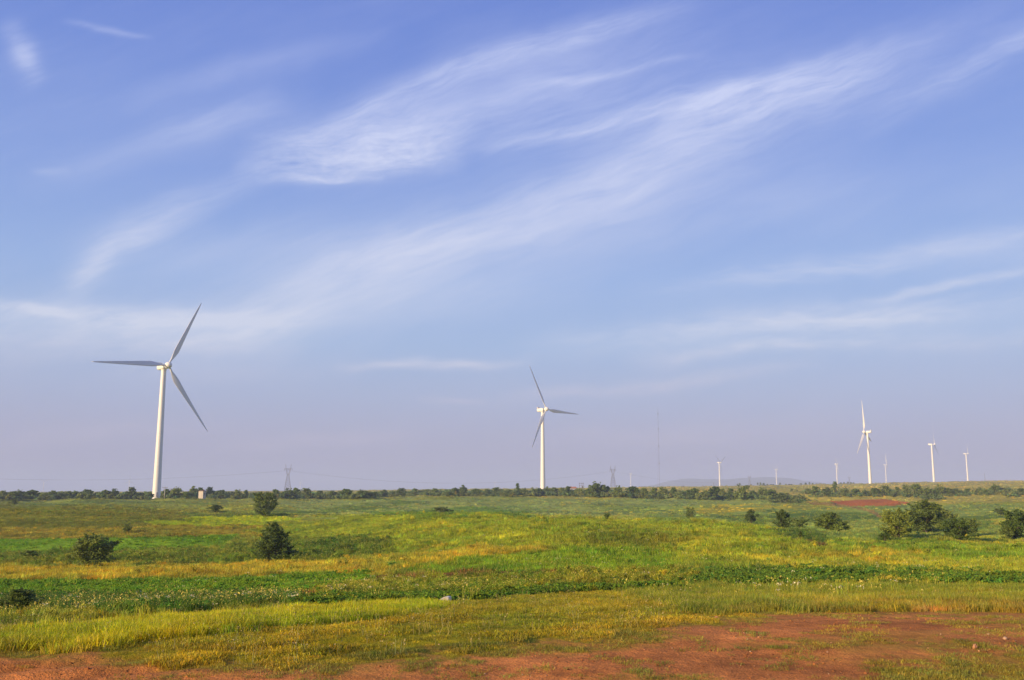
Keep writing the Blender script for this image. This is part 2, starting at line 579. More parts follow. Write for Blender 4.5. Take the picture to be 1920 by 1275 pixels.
# ---- cover map: what grows where. Patches have wobbly edges
C_OLIVE = (128, 132, 38)
ZN = [  # name, polygon, colour (as seen in sun unless noted), kind of cover, edge wobble
    ('plain', [(-3000, 880), (5000, 880), (5000, 936), (-3000, 936)], (144, 140, 58), 'far', 0),
    ('ridge', [(1180, 880), (5000, 870), (5000, 948), (1180, 940)], (152, 142, 58), 'far', 3),
    ('leftfar', [(-3000, 932), (1000, 930), (1100, 960), (560, 972), (-3000, 975)], (124, 130, 46), 'far', 3),
    ('centrefar', [(520, 938), (1500, 932), (1500, 985), (560, 972)], (124, 136, 62), 'far', 3),  # paler and cooler: distance haze mixed into the field colour
    ('tealA', [(300, 965), (560, 958), (760, 940), (800, 942), (640, 962), (420, 972)], (96, 116, 42), 'far', 3),
    ('tealB', [(690, 958), (880, 950), (1000, 958), (1000, 966), (700, 968)], (92, 120, 42), 'far', 4),
    ('tealC', [(0, 940), (320, 938), (420, 944), (100, 950)], (104, 118, 42), 'far', 3),
    ('valley', [(1100, 948), (5000, 935), (5000, 1012), (1560, 1015), (1450, 992), (1250, 978)], (118, 134, 56), 'mead', 3),  # valley cover washed out, its colour carrying painted haze
    ('valG1', [(1330, 968), (1500, 955), (1640, 962), (1660, 974), (1400, 985)], (90, 112, 40), 'mead', 4),
    ('valG2', [(1780, 972), (1900, 962), (2300, 965), (2300, 990), (1800, 992)], (96, 116, 40), 'mead', 5),
    ('valY', [(1850, 975), (2300, 968), (2300, 982), (1860, 986)], (150, 146, 50), 'mead', 4),
    ('valY2', [(1280, 952), (1560, 945), (1560, 952), (1300, 962)], (146, 142, 44), 'mead', 4),
    ('hillL', [(-3000, 950), (120, 946), (330, 956), (360, 985), (300, 1000), (-3000, 1015)], (106, 110, 28), 'mead', 4),  # brownish green, darkened so the colour holds the slope's shade
    ('yelL', [(290, 978), (380, 968), (520, 966), (560, 974), (430, 988), (300, 988)], (150, 160, 22), 'mead', 3),
    ('rustL', [(-3000, 1000), (250, 988), (560, 980), (560, 1004), (300, 1012), (-3000, 1020)], (132, 122, 32), 'mead', 4),
    ('mound', [(470, 990), (620, 968), (900, 964), (1150, 974), (1300, 975), (1470, 990), (1560, 1020), (1500, 1072), (900, 1050), (520, 1060)], (126, 137, 28), 'mead', 5),
    ('moundShadeR', [(1440, 992), (1500, 991), (1560, 1010), (1575, 1032), (1500, 1018)], (76, 98, 30), 'mead', 4),  # shade on the mound's right shoulder, painted as darker green
    ('moundS', [(1060, 1000), (1200, 990), (1320, 1010), (1250, 1035), (1100, 1030)], (104, 112, 24), 'mead', 9),
    ('cropFar', [(-3000, 1022), (200, 1010), (450, 1002), (420, 1020), (260, 1036), (-3000, 1048)], (110, 142, 30), 'crop', 1.5),
    ('weedM', [(-3000, 1046), (250, 1036), (430, 1020), (560, 1010), (760, 1012), (700, 1040), (560, 1056), (-3000, 1072)], (94, 112, 28), 'weed', 5),
    ('gold', [(-3000, 1072), (250, 1062), (600, 1054), (760, 1036), (900, 1024), (1010, 1022), (1010, 1046), (760, 1068), (300, 1088), (-3000, 1100)], (156, 142, 34), 'mead', 5),
    ('greenM', [(760, 1068), (900, 1048), (1060, 1030), (1250, 1032), (1280, 1068), (1000, 1080), (850, 1080)], (104, 130, 20), 'mead', 5),  # greener growth that also paints shade onto the mound's face
    ('rightM', [(1380, 1060), (1450, 1030), (1600, 1012), (5000, 1000), (5000, 1086), (1380, 1076)], (136, 140, 34), 'mead', 4),
    ('rightG', [(1540, 1018), (1720, 1012), (1900, 1026), (2400, 1030), (2400, 1048), (1800, 1052), (1620, 1034)], (104, 128, 28), 'mead', 7),
    ('rightO', [(1540, 1038), (1660, 1030), (1740, 1042), (1640, 1056), (1520, 1052)], (150, 138, 34), 'mead', 7),
    ('crop', [(-3000, 1102), (350, 1088), (690, 1072), (700, 1088), (580, 1112), (300, 1122), (-3000, 1140)], (104, 134, 30), 'crop', 1.5),
    ('brownA', [(690, 1082), (860, 1072), (1050, 1068), (1050, 1080), (800, 1088), (690, 1094)], (112, 78, 34), 'bare', 2),
    ('brownB', [(450, 1118), (640, 1108), (640, 1118), (460, 1124)], (126, 84, 40), 'bare', 2),
    ('weedL2', [(-3000, 1180), (0, 1180), (360, 1152), (560, 1138), (560, 1146), (300, 1168), (0, 1196), (-3000, 1200)], (92, 104, 26), 'mead', 3),
    ('weedL', [(-3000, 1132), (300, 1120), (560, 1116), (560, 1136), (360, 1152), (-3000, 1180)], (70, 100, 26), 'weed', 3),
    ('weedC', [(600, 1112), (700, 1088), (1280, 1070), (1300, 1098), (1100, 1108), (620, 1128)], (112, 120, 26), 'weed', 3),
    ('ditch', [(540, 1136), (620, 1122), (900, 1116), (1120, 1102), (1320, 1096), (1320, 1101), (1100, 1110), (860, 1128), (560, 1142)], (92, 116, 30), 'low', 4),
    ('darkcrop', [(1270, 1076), (1400, 1068), (1700, 1068), (1900, 1078), (5000, 1082), (5000, 1102), (1500, 1096), (1280, 1098)], (92, 116, 34), 'broad', 6),
    ('nearG', [(-3000, 1186), (0, 1178), (350, 1156), (520, 1144), (860, 1130), (1110, 1108), (1400, 1098), (5000, 1102), (5000, 4000), (-3000, 4000)], (134, 126, 24), 'short', 2),
    ('bankL', [(-3000, 1196), (0, 1196), (300, 1168), (560, 1146), (840, 1130), (800, 1150), (420, 1186), (150, 1220), (-3000, 1226)], (154, 156, 20), 'bank', 4),
    ('streak', [(640, 1232), (800, 1212), (1010, 1196), (1020, 1204), (840, 1220), (700, 1238)], (92, 98, 28), 'short', 2),  # darker green band across the near grass
    ('nearR', [(1150, 1108), (1400, 1098), (5000, 1102), (5000, 1150), (1300, 1150)], (116, 124, 30), 'bank', 5),
]
DIRT_EDGE = np.array([(-3000, 1232), (0, 1231), (180, 1228), (330, 1246), (520, 1252), (700, 1243), (880, 1236), (960, 1220), (1060, 1204), (1200, 1188),
                      (1300, 1170), (1440, 1154), (1700, 1150), (1920, 1146), (5000, 1140)], float)
RED = (178, 112, 58)
GAIN = 1.30


def inpoly(px, py, poly):
    ins = np.zeros(px.shape, bool)
    n = len(poly)
    for i in range(n):
        x0, y0 = poly[i]
        x1, y1 = poly[(i + 1) % n]
        if y0 == y1:
            continue
        c = ((y0 > py) != (y1 > py)) & (px < (x1 - x0) * (py - y0) / (y1 - y0) + x0)
        ins ^= c
    return ins


KINDS = {'far': 0, 'mead': 1, 'crop': 2, 'weed': 3, 'bare': 4, 'low': 5, 'broad': 6, 'short': 7, 'bank': 8, 'dirt': 9}
rngz = np.random.default_rng(5)


def vnoise(x, y, seed):
    """smooth value noise on unit lattice, 0..1"""
    xi, yi = np.floor(x).astype(np.int64), np.floor(y).astype(np.int64)
    fx, fy = x - xi, y - yi
    fx, fy = fx * fx * (3 - 2 * fx), fy * fy * (3 - 2 * fy)

    def h(a, b):
        n = (a * 374761393 + b * 668265263 + seed * 1442695041) & 0xffffffff
        n = ((n ^ (n >> 13)) * 1274126177) & 0xffffffff
        return ((n ^ (n >> 16)) & 0xffff) / 65535.0
    return (h(xi, yi) * (1 - fx) + h(xi + 1, yi) * fx) * (1 - fy) + (h(xi, yi + 1) * (1 - fx) + h(xi + 1, yi + 1) * fx) * fy


def fbm(x, y, seed, octs=3):
    o, a, t = 0, 1.0, 0
    for k in range(octs):
        o = o + a * vnoise(x * 2 ** k, y * 2 ** k, seed + k * 17)
        t += a
        a *= 0.55
    return o / t


def cover(x, y, z):
    """returns linear colour (n,3) and kind (n,) at world points"""
    yy = np.maximum(y, 3.0)
    px, row = project(x, yy, z)
    ly = np.log(yy)
    n1 = fbm(x / yy * 26, ly * 34, 3) - 0.5
    n2 = fbm(x / yy * 60, ly * 90, 9) - 0.5
    col = np.tile(np.array(lin(C_OLIVE)), (len(x), 1))
    kind = np.full(len(x), KINDS['mead'])
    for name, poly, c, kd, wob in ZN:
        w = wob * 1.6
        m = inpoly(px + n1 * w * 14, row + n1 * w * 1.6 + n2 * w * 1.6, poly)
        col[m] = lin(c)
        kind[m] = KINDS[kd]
    # natural patchiness: greener and yellower drifts along the slope
    d1 = fbm(x / yy * 9, ly * 16, 31, 4) - 0.5
    d2 = fbm(x / yy * 30, ly * 60, 47, 3) - 0.5
    d3 = fbm(x / yy * 5, ly * 75, 61, 3) - 0.5
    soft = np.where(np.isin(kind, [2, 6, 4]), 0.35, 1.0)
    yel = (1 + soft * (0.35 * d1 + 0.35 * d2 + 0.45 * d3))[:, None]
    col = col * np.concatenate([yel ** 0.8, yel ** 0.45, yel ** 0.2], 1)
    br = 1 + soft * 0.36 * (d2 + d3 * 0.6)
    col = col * br[:, None]
    # bare red earth in front
    near = yy < 30
    e = np.interp(px, DIRT_EDGE[:, 0], DIRT_EDGE[:, 1])
    g1 = fbm(x * 1.1, y * 1.1, 71, 4) - 0.5
    g2 = fbm(x * 4.5, y * 4.5, 83, 3) - 0.5
    g3 = fbm(x * 0.35, y * 0.8, 77, 3) - 0.5
    dd = row - e + g1 * 50 + g2 * 40 + g3 * 30
    cov = smooth(-28, 26, dd) * near
    # thin turf coming back in the lower right corner
    patch = smooth(-0.06, 0.26, fbm(x * 0.75 + 3, y * 0.95, 97, 4) - 0.5 + 0.10 * g2) * smooth(1190, 1420, px) * smooth(1178, 1215, row)
    patch = patch + 0.5 * smooth(0.10, 0.22, fbm(x * 0.6, y * 1.2, 13, 4) - 0.5 + 0.2 * g2) * smooth(500, 900, px)
    dirt = np.clip(cov * (1 - 0.66 * np.clip(patch, 0, 1)), 0, 1)
    dirt = np.where(y < 3, 1.0, dirt)
    rc = np.array(lin(RED))
    rs = 1 + 0.8 * (fbm(x * 0.7, y * 1.6, 101, 4) - 0.5) + 0.25 * g2
    # wheel-worn paler streaks
    st = smooth(0.08, 0.3, fbm(x * 0.22, y * 2.2, 131, 3) - 0.5)
    rcol = rc[None, :] * rs[:, None] * (1 + 0.35 * st[:, None])
    gsh = col.copy()
    gsh[cov > 0.3] = np.array(lin((138, 120, 44)))
    col = gsh * (1 - dirt[:, None]) + rcol * dirt[:, None]
    kind = np.where(dirt > 0.62, 9, kind)
    turf = (cov > 0.3) & (dirt <= 0.62)
    kind = np.where(turf, 7, kind)
    # red earth pit and the worn track below it
    pit = inpoly(px + n2 * 26, row + n2 * 3, [(1560, 940), (1600, 937), (1660, 936), (1705, 942), (1690, 948), (1600, 949), (1562, 946)]) & (yy > 340) & (yy < 470)
    col[pit] = lin((158, 92, 44))
    kind[pit] = 4
    tr = inpoly(px + n2 * 14, row + n2 * 3, [(1510, 941), (1562, 942), (1600, 949), (1640, 957), (1662, 970), (1650, 971), (1625, 958), (1590, 951), (1520, 946)]) & (yy > 250)
    col[tr] = col[tr] * 0.5 + 0.5 * np.array(lin((140, 88, 60)))
    tr2 = inpoly(px + n2 * 20, row + n2 * 3, [(1520, 1012), (1560, 1024), (1545, 1030), (1500, 1015)])
    col[tr2] = lin((96, 70, 34))
    kind[tr2] = 4
    return np.clip(col * GAIN, 0.0, 1.0), kind, dirt


def ground_material():
    m, T, b = new_mat('ground_cover')
    at = T.node('ShaderNodeAttribute')
    at.attribute_name = 'cover'
    ad = T.node('ShaderNodeAttribute')
    ad.attribute_name = 'earth'
    earth = ad.outputs['Fac']
    geo = T.node('ShaderNodeNewGeometry')
    P = geo.outputs['Position']
    nf = T.noise(P, 9.0, 5, 0.7)
    nm = T.noise(P, 0.55, 4, 0.65)
    nl = T.noise(P, 0.045, 4, 0.6)
    nb = T.noise(P, 45.0, 3, 0.6)
    f = T.m('ADD', T.m('MULTIPLY', nf.outputs[0], 0.55), T.m('ADD', T.m('MULTIPLY', nm.outputs[0], 0.6), T.m('MULTIPLY', nl.outputs[0], 0.5)))
    g = T.m('MULTIPLY_ADD', T.m('SUBTRACT', f, 0.82), 1.5, 0.92)
    c = T.mix(1.0, at.outputs['Color'], T.comb(g, g, g), 'MULTIPLY')
    # earth: crumbs, pale grit and darker damp spots
    crumbs = T.ramp(nb.outputs[0], [(0.30, 0.62), (0.5, 0.98), (0.72, 1.45)])
    damp = T.ramp(T.noise(P, 1.7, 5, 0.7).outputs[0], [(0.35, 0.70), (0.6, 1.12)])
    ce = T.mix(1.0, T.mix(1.0, at.outputs['Color'], crumbs, 'MULTIPLY'), damp, 'MULTIPLY')
    vor = T.node('ShaderNodeTexVoronoi')
    vor.inputs['Scale'].default_value = 14.0
    T.nt.links.new(P, vor.inputs['Vector'])
    grit = T.m('MULTIPLY', T.m('LESS_THAN', vor.outputs['Distance'], 0.13), T.m('GREATER_THAN', T.noise(P, 6.0, 2).outputs[0], 0.52))
    ce = T.mix(T.m('MULTIPLY', grit, 0.7), ce, lin((205, 150, 105)))
    dry = T.m('MULTIPLY', T.m('GREATER_THAN', T.noise(P, 22.0, 4, 0.75, 1.5).outputs[0], 0.60), 0.42)
    ce = T.mix(dry, ce, lin((168, 130, 62)))
    c = T.mix(earth, c, ce)
    T.set(b.inputs['Base Color'], c)
    b.inputs['Roughness'].default_value = 0.95
    b.inputs['Specular IOR Level'].default_value = 0.05
    bump = T.node('ShaderNodeBump')
    bump.inputs['Strength'].default_value = 0.7
    bump.inputs['Distance'].default_value = 0.16
    hsum = T.m('ADD', T.m('MULTIPLY', nf.outputs[0], 0.35), T.m('MULTIPLY', nm.outputs[0], 1.6))
    hsum = T.m('ADD', hsum, T.m('MULTIPLY', nb.outputs[0], 0.16))
    T.set(bump.inputs['Height'], hsum)
    T.nt.links.new(bump.outputs[0], b.inputs['Normal'])
    return m


def build_ground():
    tv = math.radians(36)
    front = np.linspace(-tv, tv, 1050)
    rest = np.linspace(tv, 2 * math.pi - tv, 92)[1:-1]
    th = np.concatenate([front, rest])
    r = np.concatenate([[1.0, 3.0, 5.5], np.exp(np.linspace(math.log(7.5), math.log(60), 330)),
                        np.exp(np.linspace(math.log(60), math.log(700), 330))[1:],
                        np.exp(np.linspace(math.log(700), math.log(9000), 60))[1:]])
    R, TH = np.meshgrid(r, th, indexing='ij')
    x, y = (R * np.sin(TH)).ravel(), (R * np.cos(TH)).ravel()
    z = ground_z(x, y)
    nr, nt_ = len(r), len(th)
    V = np.stack([x, y, z], 1)
    i = np.arange(nr - 1)[:, None] * nt_
    j = np.arange(nt_)[None, :]
    jn = (j + 1) % nt_
    faces = np.stack([i + j, i + jn, i + nt_ + jn, i + nt_ + j], -1).reshape(-1, 4)[:, ::-1]
    V = np.concatenate([V, [[0, 0, 0.0]]])
    me = mesh_np('ground', V, faces, ground_material(), True)
    # close the small hole under the camera
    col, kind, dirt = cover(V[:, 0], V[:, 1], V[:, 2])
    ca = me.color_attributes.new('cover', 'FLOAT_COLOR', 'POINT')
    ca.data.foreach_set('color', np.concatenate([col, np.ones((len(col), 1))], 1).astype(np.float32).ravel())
    fa = me.attributes.new('earth', 'FLOAT', 'POINT')
    e = np.where(kind == 4, 1.0, dirt)
    fa.data.foreach_set('value', e.astype(np.float32))
    o = obj('ground', me)
    tag(o, 'rolling meadow and farm plots with bare red earth in front', kind='structure')
    return o


build_ground()


def build_hills():
    m, T, b = new_mat('far_hills')
    geo = T.node('ShaderNodeNewGeometry')
    n = T.noise(geo.outputs['Position'], 0.004, 5, 0.6)
    T.set(b.inputs['Base Color'], T.mix(n.outputs[0], (0.05, 0.075, 0.03), (0.11, 0.12, 0.05)))
    b.inputs['Roughness'].default_value = 1.0
    prof = [(1180, 917), (1220, 910), (1260, 900), (1290, 896.5), (1330, 898), (1370, 899), (1400, 895), (1440, 894), (1480, 896), (1520, 902), (1560, 907), (1640, 911), (1720, 915)]
    pxs = np.linspace(1150, 1760, 120)
    rows = np.interp(pxs, [p[0] for p in prof], [p[1] for p in prof])
    rows = np.convolve(np.pad(rows, 4, mode='edge'), np.ones(9) / 9, 'valid') + 0.5 * np.sin(pxs * 0.13) * 0.6
    D = np.linspace(6300, 8700, 22)
    V = []
    for d in D:
        k = math.sin(math.pi * (d - 6300) / 2400.0) ** 0.8 if 6300 < d < 8700 else 0.0
        for p, r in zip(pxs, rows):
            u = (p - 960) / F * 0.987
            h = max(0.0, (921 - r) / F * 7500)
            e = min(1.0, (p - 1150) / 50.0, (1760 - p) / 50.0)
            V.append((u * d, d, EYE - 6 + (h * e + 6) * k + 1.5 * math.sin(d * 0.011 + p * 0.07) * k))
    n = len(pxs)
    faces = np.array([(a * n + c, a * n + c + 1, (a + 1) * n + c + 1, (a + 1) * n + c) for a in range(len(D) - 1) for c in range(n - 1)])
    o = obj('hills', mesh_np('hills', V, faces, m, True))
    tag(o, 'faint blue hills on the horizon', kind='structure')


build_hills()

# haze: the air over the plain
hm = bpy.data.materials.new('haze_air')
hm.use_nodes = True
hm.node_tree.nodes.clear()
hv = hm.node_tree.nodes.new('ShaderNodeVolumePrincipled')
hv.inputs['Color'].default_value = (0.62, 0.72, 0.98, 1)
hv.inputs['Density'].default_value = HAZE
hv.inputs['Anisotropy'].default_value = 0.0
ho = hm.node_tree.nodes.new('ShaderNodeOutputMaterial')
hm.node_tree.links.new(hv.outputs[0], ho.inputs['Volume'])
mb = MB()
mb.box((0, 0, 57), (18600, 18600, 160))
haze = mb.build('haze', hm)
tag(haze, 'thin evening haze over the plain', kind='stuff')

# ------------------------------------------------------------ wind turbines
def blade_mesh(R=37.6):
    st = [(0.0, 0.95, 0.95, 0), (0.03, 0.95, 0.95, 0), (0.07, 1.15, 0.85, 12), (0.13, 2.1, 0.62, 16), (0.20, 2.85, 0.48, 13), (0.30, 2.55, 0.38, 10),
          (0.45, 2.05, 0.28, 7), (0.60, 1.6, 0.20, 4.5), (0.75, 1.2, 0.14, 2.5), (0.88, 0.85, 0.09, 1.2), (0.96, 0.5, 0.05, 0.5), (1.0, 0.16, 0.02, 0)]
    n = 14
    V, Fc = [], []
    for f, chord, thick, tw in st:
        tw = math.radians(tw)
        off = 0.18 * chord if f > 0.05 else 0.0
        for i in range(n):
            a = 2 * math.pi * i / n
            cx = math.cos(a)
            x = chord / 2 * (1.0 if f < 0.05 else 1.0) * cx + off
            shape = 1.0 if f < 0.05 else (0.55 + 0.45 * (-cx)) * 1.1
            y = thick / 2 * math.sin(a) * shape
            xr = x * math.cos(tw) - y * math.sin(tw)
            yr = x * math.sin(tw) + y * math.cos(tw)
            V.append((xr, yr - 0.9 * f * f, 1.2 + f * (R - 1.2)))
    for j in range(len(st) - 1):
        for i in range(n):
            k = (i + 1) % n
            Fc.append((j * n + i, j * n + k, (j + 1) * n + k, (j + 1) * n + i))
    Fc.append(tuple((len(st) - 1) * n + i for i in range(n)))
    return mesh_np('blade', V, Fc, M_TURB, True)


def nacelle_mesh():
    # loft of rounded boxes along +Y (rear)
    secs = [(-2.6, 1.25, 1.30, 0.0), (-1.6, 1.60, 1.60, 0.0), (0, 1.75, 1.75, 0.05), (3.0, 1.75, 1.80, 0.1), (6.0, 1.65, 1.70, 0.2), (7.6, 1.45, 1.45, 0.35), (8.1, 0.9, 1.0, 0.45)]
    n = 20
    V, Fc = [], []
    for y, hw, hh, zo in secs:
        for i in range(n):
            a = 2 * math.pi * i / n
            c, s = math.cos(a), math.sin(a)
            p = 0.45
            V.append((hw * math.copysign(abs(c) ** p, c), y, zo + hh * math.copysign(abs(s) ** p, s)))
    for j in range(len(secs) - 1):
        for i in range(n):
            k = (i + 1) % n
            Fc.append((j * n + k, j * n + i, (j + 1) * n + i, (j + 1) * n + k))
    Fc.append(tuple(range(n)))
    Fc.append(tuple(reversed([(len(secs) - 1) * n + i for i in range(n)])))
    return mesh_np('nacelle', V, Fc, M_TURB, True)


def cooler_mesh():
    b = MB()
    b.box((0, 6.9, 2.55), (2.8, 0.9, 1.5))
    b.bar((0.9, 5.2, 1.7), (0.9, 5.2, 3.3), 0.05)
    b.bar((-0.9, 5.2, 1.7), (-0.9, 5.2, 3.1), 0.05)
    b.bar((-0.95, 5.2, 3.1), (-0.6, 5.2, 3.1), 0.09)
    return b.mesh('cooler', M_TURB)


def hub_mesh():
    # spinner: body of revolution about -Y
    prof = [(1.35, 1.5), (1.62, 0.9), (1.75, 0.2), (1.72, -0.5), (1.5, -1.2), (1.1, -1.75), (0.55, -2.1), (0.05, -2.2)]
    n = 24
    V, Fc = [], []
    for r, y in prof:
        for i in range(n):
            a = 2 * math.pi * i / n
            V.append((r * math.cos(a), y, r * math.sin(a)))
    for j in range(len(prof) - 1):
        for i in range(n):
            k = (i + 1) % n
            Fc.append((j * n + i, j * n + k, (j + 1) * n + k, (j + 1) * n + i))
    Fc.append(tuple(reversed(range(n))))
    Fc.append(tuple((len(prof) - 1) * n + i for i in range(n)))
    me = mesh_np('hub', V, Fc, M_TURB, True)
    return me


def tower_mesh(H=65.0):
    prof = []
    rb, rt = 2.05, 1.22
    for k in range(4):
        z0, z1 = H * k / 4, H * (k + 1) / 4
        r0 = rb + (rt - rb) * (z0 / H) ** 0.9
        r1 = rb + (rt - rb) * (z1 / H) ** 0.9
        prof.append(((r0, z0), (r1, z1)))
    b = MB()
    b.lathe([(rb + 0.02, -3.0)] + [p0 for p0, p1 in prof] + [prof[-1][1]], 48, caps=False)
    for p0, p1 in prof[1:]:
        b.lathe([(p0[0] + 0.03, p0[1] - 0.08), (p0[0] + 0.03, p0[1] + 0.08)], 48, caps=False)
    b.lathe([(rb + 0.10, -3.0), (rb + 0.10, 0.35), (rb, 0.40)], 48, caps=False)
    me = b.mesh('tower', M_TURB, True)
    return me


ME_BLADE, ME_NAC, ME_COOL, ME_HUB, ME_TOWER = blade_mesh(), nacelle_mesh(), cooler_mesh(), hub_mesh(), tower_mesh()
b_ = MB()
b_.box((0, 0, 1.0), (0.9, 0.12, 2.1))
ME_DOOR = b_.mesh('door', plain_mat('door_grey', (0.32, 0.34, 0.36), 0.5))
b_ = MB()
for k_ in range(6):
    b_.box((0, -0.35 * k_, 0.15 + 0.2 * k_ * 0.0 + 0.22 * (5 - k_)), (1.1, 0.34, 0.06))
b_.bar((0.58, 0, 1.2), (0.58, 0, 2.2), 0.03)
b_.bar((0.58, -1.8, 0.1), (0.58, -1.8, 1.1), 0.03)
b_.bar((0.58, 0, 2.2), (0.58, -1.8, 1.1), 0.03)
b_.bar((-0.58, 0, 2.2), (-0.58, -1.8, 1.1), 0.03)
b_.bar((0.5, 0, 1.2), (0.5, -1.8, 0.1), 0.05)
b_.bar((-0.5, 0, 1.2), (-0.5, -1.8, 0.1), 0.05)
ME_STEP = b_.mesh('steps', M_STEEL)
b_ = MB()
b_.lathe([(1.30, -0.4), (1.45, -0.35), (1.45, 0.0), (1.30, 0.2)], 32)
ME_YAW = b_.mesh('yaw_ring', M_TURB, True)


def turbine(px, row, dist, toprow, phi, tilt, spin, s, label, detail=False, R=37.6, group=None, pitch=0):
    t = math.tan(PITCH - math.atan((row - 637.5) / F))
    x = (px - 960) / F * (math.cos(PITCH) + t * math.sin(PITCH)) * dist
    zt = EYE + dist * math.tan(PITCH - math.atan((toprow - 637.5) / F))
    z0 = gz(x, dist)
    root = empty('wind_turbine', (x, dist, z0), math.radians(phi))
    tag(root, label, 'wind turbine', group)
    H = zt - z0
    tw = obj('tower', ME_TOWER, root)
    tw.scale = (1, 1, H / 65.0)
    yr = obj('yaw_ring', ME_YAW, root)
    yr.location = (0, 0, H)
    nc = obj('nacelle', ME_NAC, root)
    nc.location = (0, 0, H + 1.5)
    nc.scale = (0.92, 0.66, 0.84)
    nc.rotation_euler = (-math.radians(tilt) * 0.6, 0, 0)
    co = obj('cooler', ME_COOL, nc)
    hc = Vector((0, 0, H + 1.5)) + s * Vector((0, -math.cos(math.radians(tilt)), math.sin(math.radians(tilt))))
    hb = obj('hub', ME_HUB, root)
    hb.location = hc
    hb.rotation_euler = (-math.radians(tilt), 0, 0)
    for k in range(3):
        bl = obj('blade', ME_BLADE, root)
        mtx = Matrix.Rotation(-math.radians(tilt), 4, 'X') @ Matrix.Rotation(math.radians(90 - spin - 120 * k), 4, 'Y')
        bl.matrix_local = Matrix.Translation(hc) @ mtx @ Matrix.Rotation(math.radians(pitch), 4, 'Z') @ Matrix.Scale(R / 37.6, 4)
    if detail:
        d = obj('door', ME_DOOR, root)
        az = math.radians(-60 - phi)
        d.location = (2.12 * math.cos(az), 2.12 * math.sin(az), 1.3)
        d.rotation_euler = (0, 0, az + math.pi / 2)
        sp = obj('steps', ME_STEP, root)
        sp.location = (2.2 * math.cos(az), 2.2 * math.sin(az), 0.0)
        sp.rotation_euler = (0, 0, az + math.pi / 2)
    return root


turbine(293, 933, 482, 693, 47.8, 4.9, 63.5, 4.4, 'nearest and tallest white wind turbine, three blades spread wide, on the left', True, R=39.8)
turbine(1018, 924, 768, 772, 45.3, 5.3, 116.9, 4.3, 'white wind turbine at the middle with one blade pointing right, behind the shrub line', True, R=38.9)
turbine(1632, 907, 1231, 812, -124.7, 3.7, 76.7, 4.2, 'tallest wind turbine on the right ridge, rotor turned left, one blade straight up', True, R=42.0, pitch=45)
turbine(1751.5, 904, 1675, 835, 58, 3, 90, 4.9, 'wind turbine on the right ridge with rotor right of its tower, second tallest there', R=39)
turbine(1815, 902, 2280, 852, 66, 3, 91, 4.5, 'rightmost wind turbine, slim tower on the right ridge crest', R=37)
turbine(1662, 906, 3300, 872.5, 66, 3, 101, 4.5, 'small wind turbine just right of the tallest one on the ridge', pitch=40)
turbine(1350, 914, 2480, 868.5, 52, 3, -90, 4.5, 'wind turbine with two thin blades raised in a V, in front of the faint hills')
turbine(1456.5, 912, 3650, 881, 78, 3, 92, 4.5, 'small pale wind turbine between distant conifers, in front of the faint hills')
turbine(1570, 908, 3050, 871, 55, 3, 20, 4.5, 'small wind turbine behind the ridge, left of the tallest ridge turbine', pitch=30)
turbine(80.5, 928, 4650, 904, 35, 3, -92, 4.5, 'faint far wind turbine at the left edge, behind the shrub line')
turbine(241, 927, 4500, 902.5, 42, 3, 88, 4.5, 'faint far wind turbine just left of the nearest turbine tower')
turbine(562.5, 925, 5600, 905, 68, 3, 88, 4.5, 'faint far wind turbine just right of the left lattice pylon')
turbine(928, 923, 6000, 904, 76, 3, 90, 4.5, 'faint far wind turbine left of the middle turbine')
turbine(1183, 919, 4300, 889, 82, 3, 92, 4.5, 'faint far wind turbine between right lattice pylon and guyed mast')
turbine(1062, 920, 8000, 906, 60, 3, 90, 4.5, 'tiny barely visible wind turbine just right of the middle turbine')
turbine(1135, 919, 8200, 904, 60, 3, 40, 4.5, 'tiny barely visible wind turbine left of the right lattice pylon')

# ------------------------------------------------------------ pylons, mast, poles, wires
def at(px, row, dist):
    t = math.tan(PITCH - math.atan((row - 637.5) / F))
    return Vector(((px - 960) / F * (math.cos(PITCH) + t * math.sin(PITCH)) * dist, dist, EYE + t * dist))


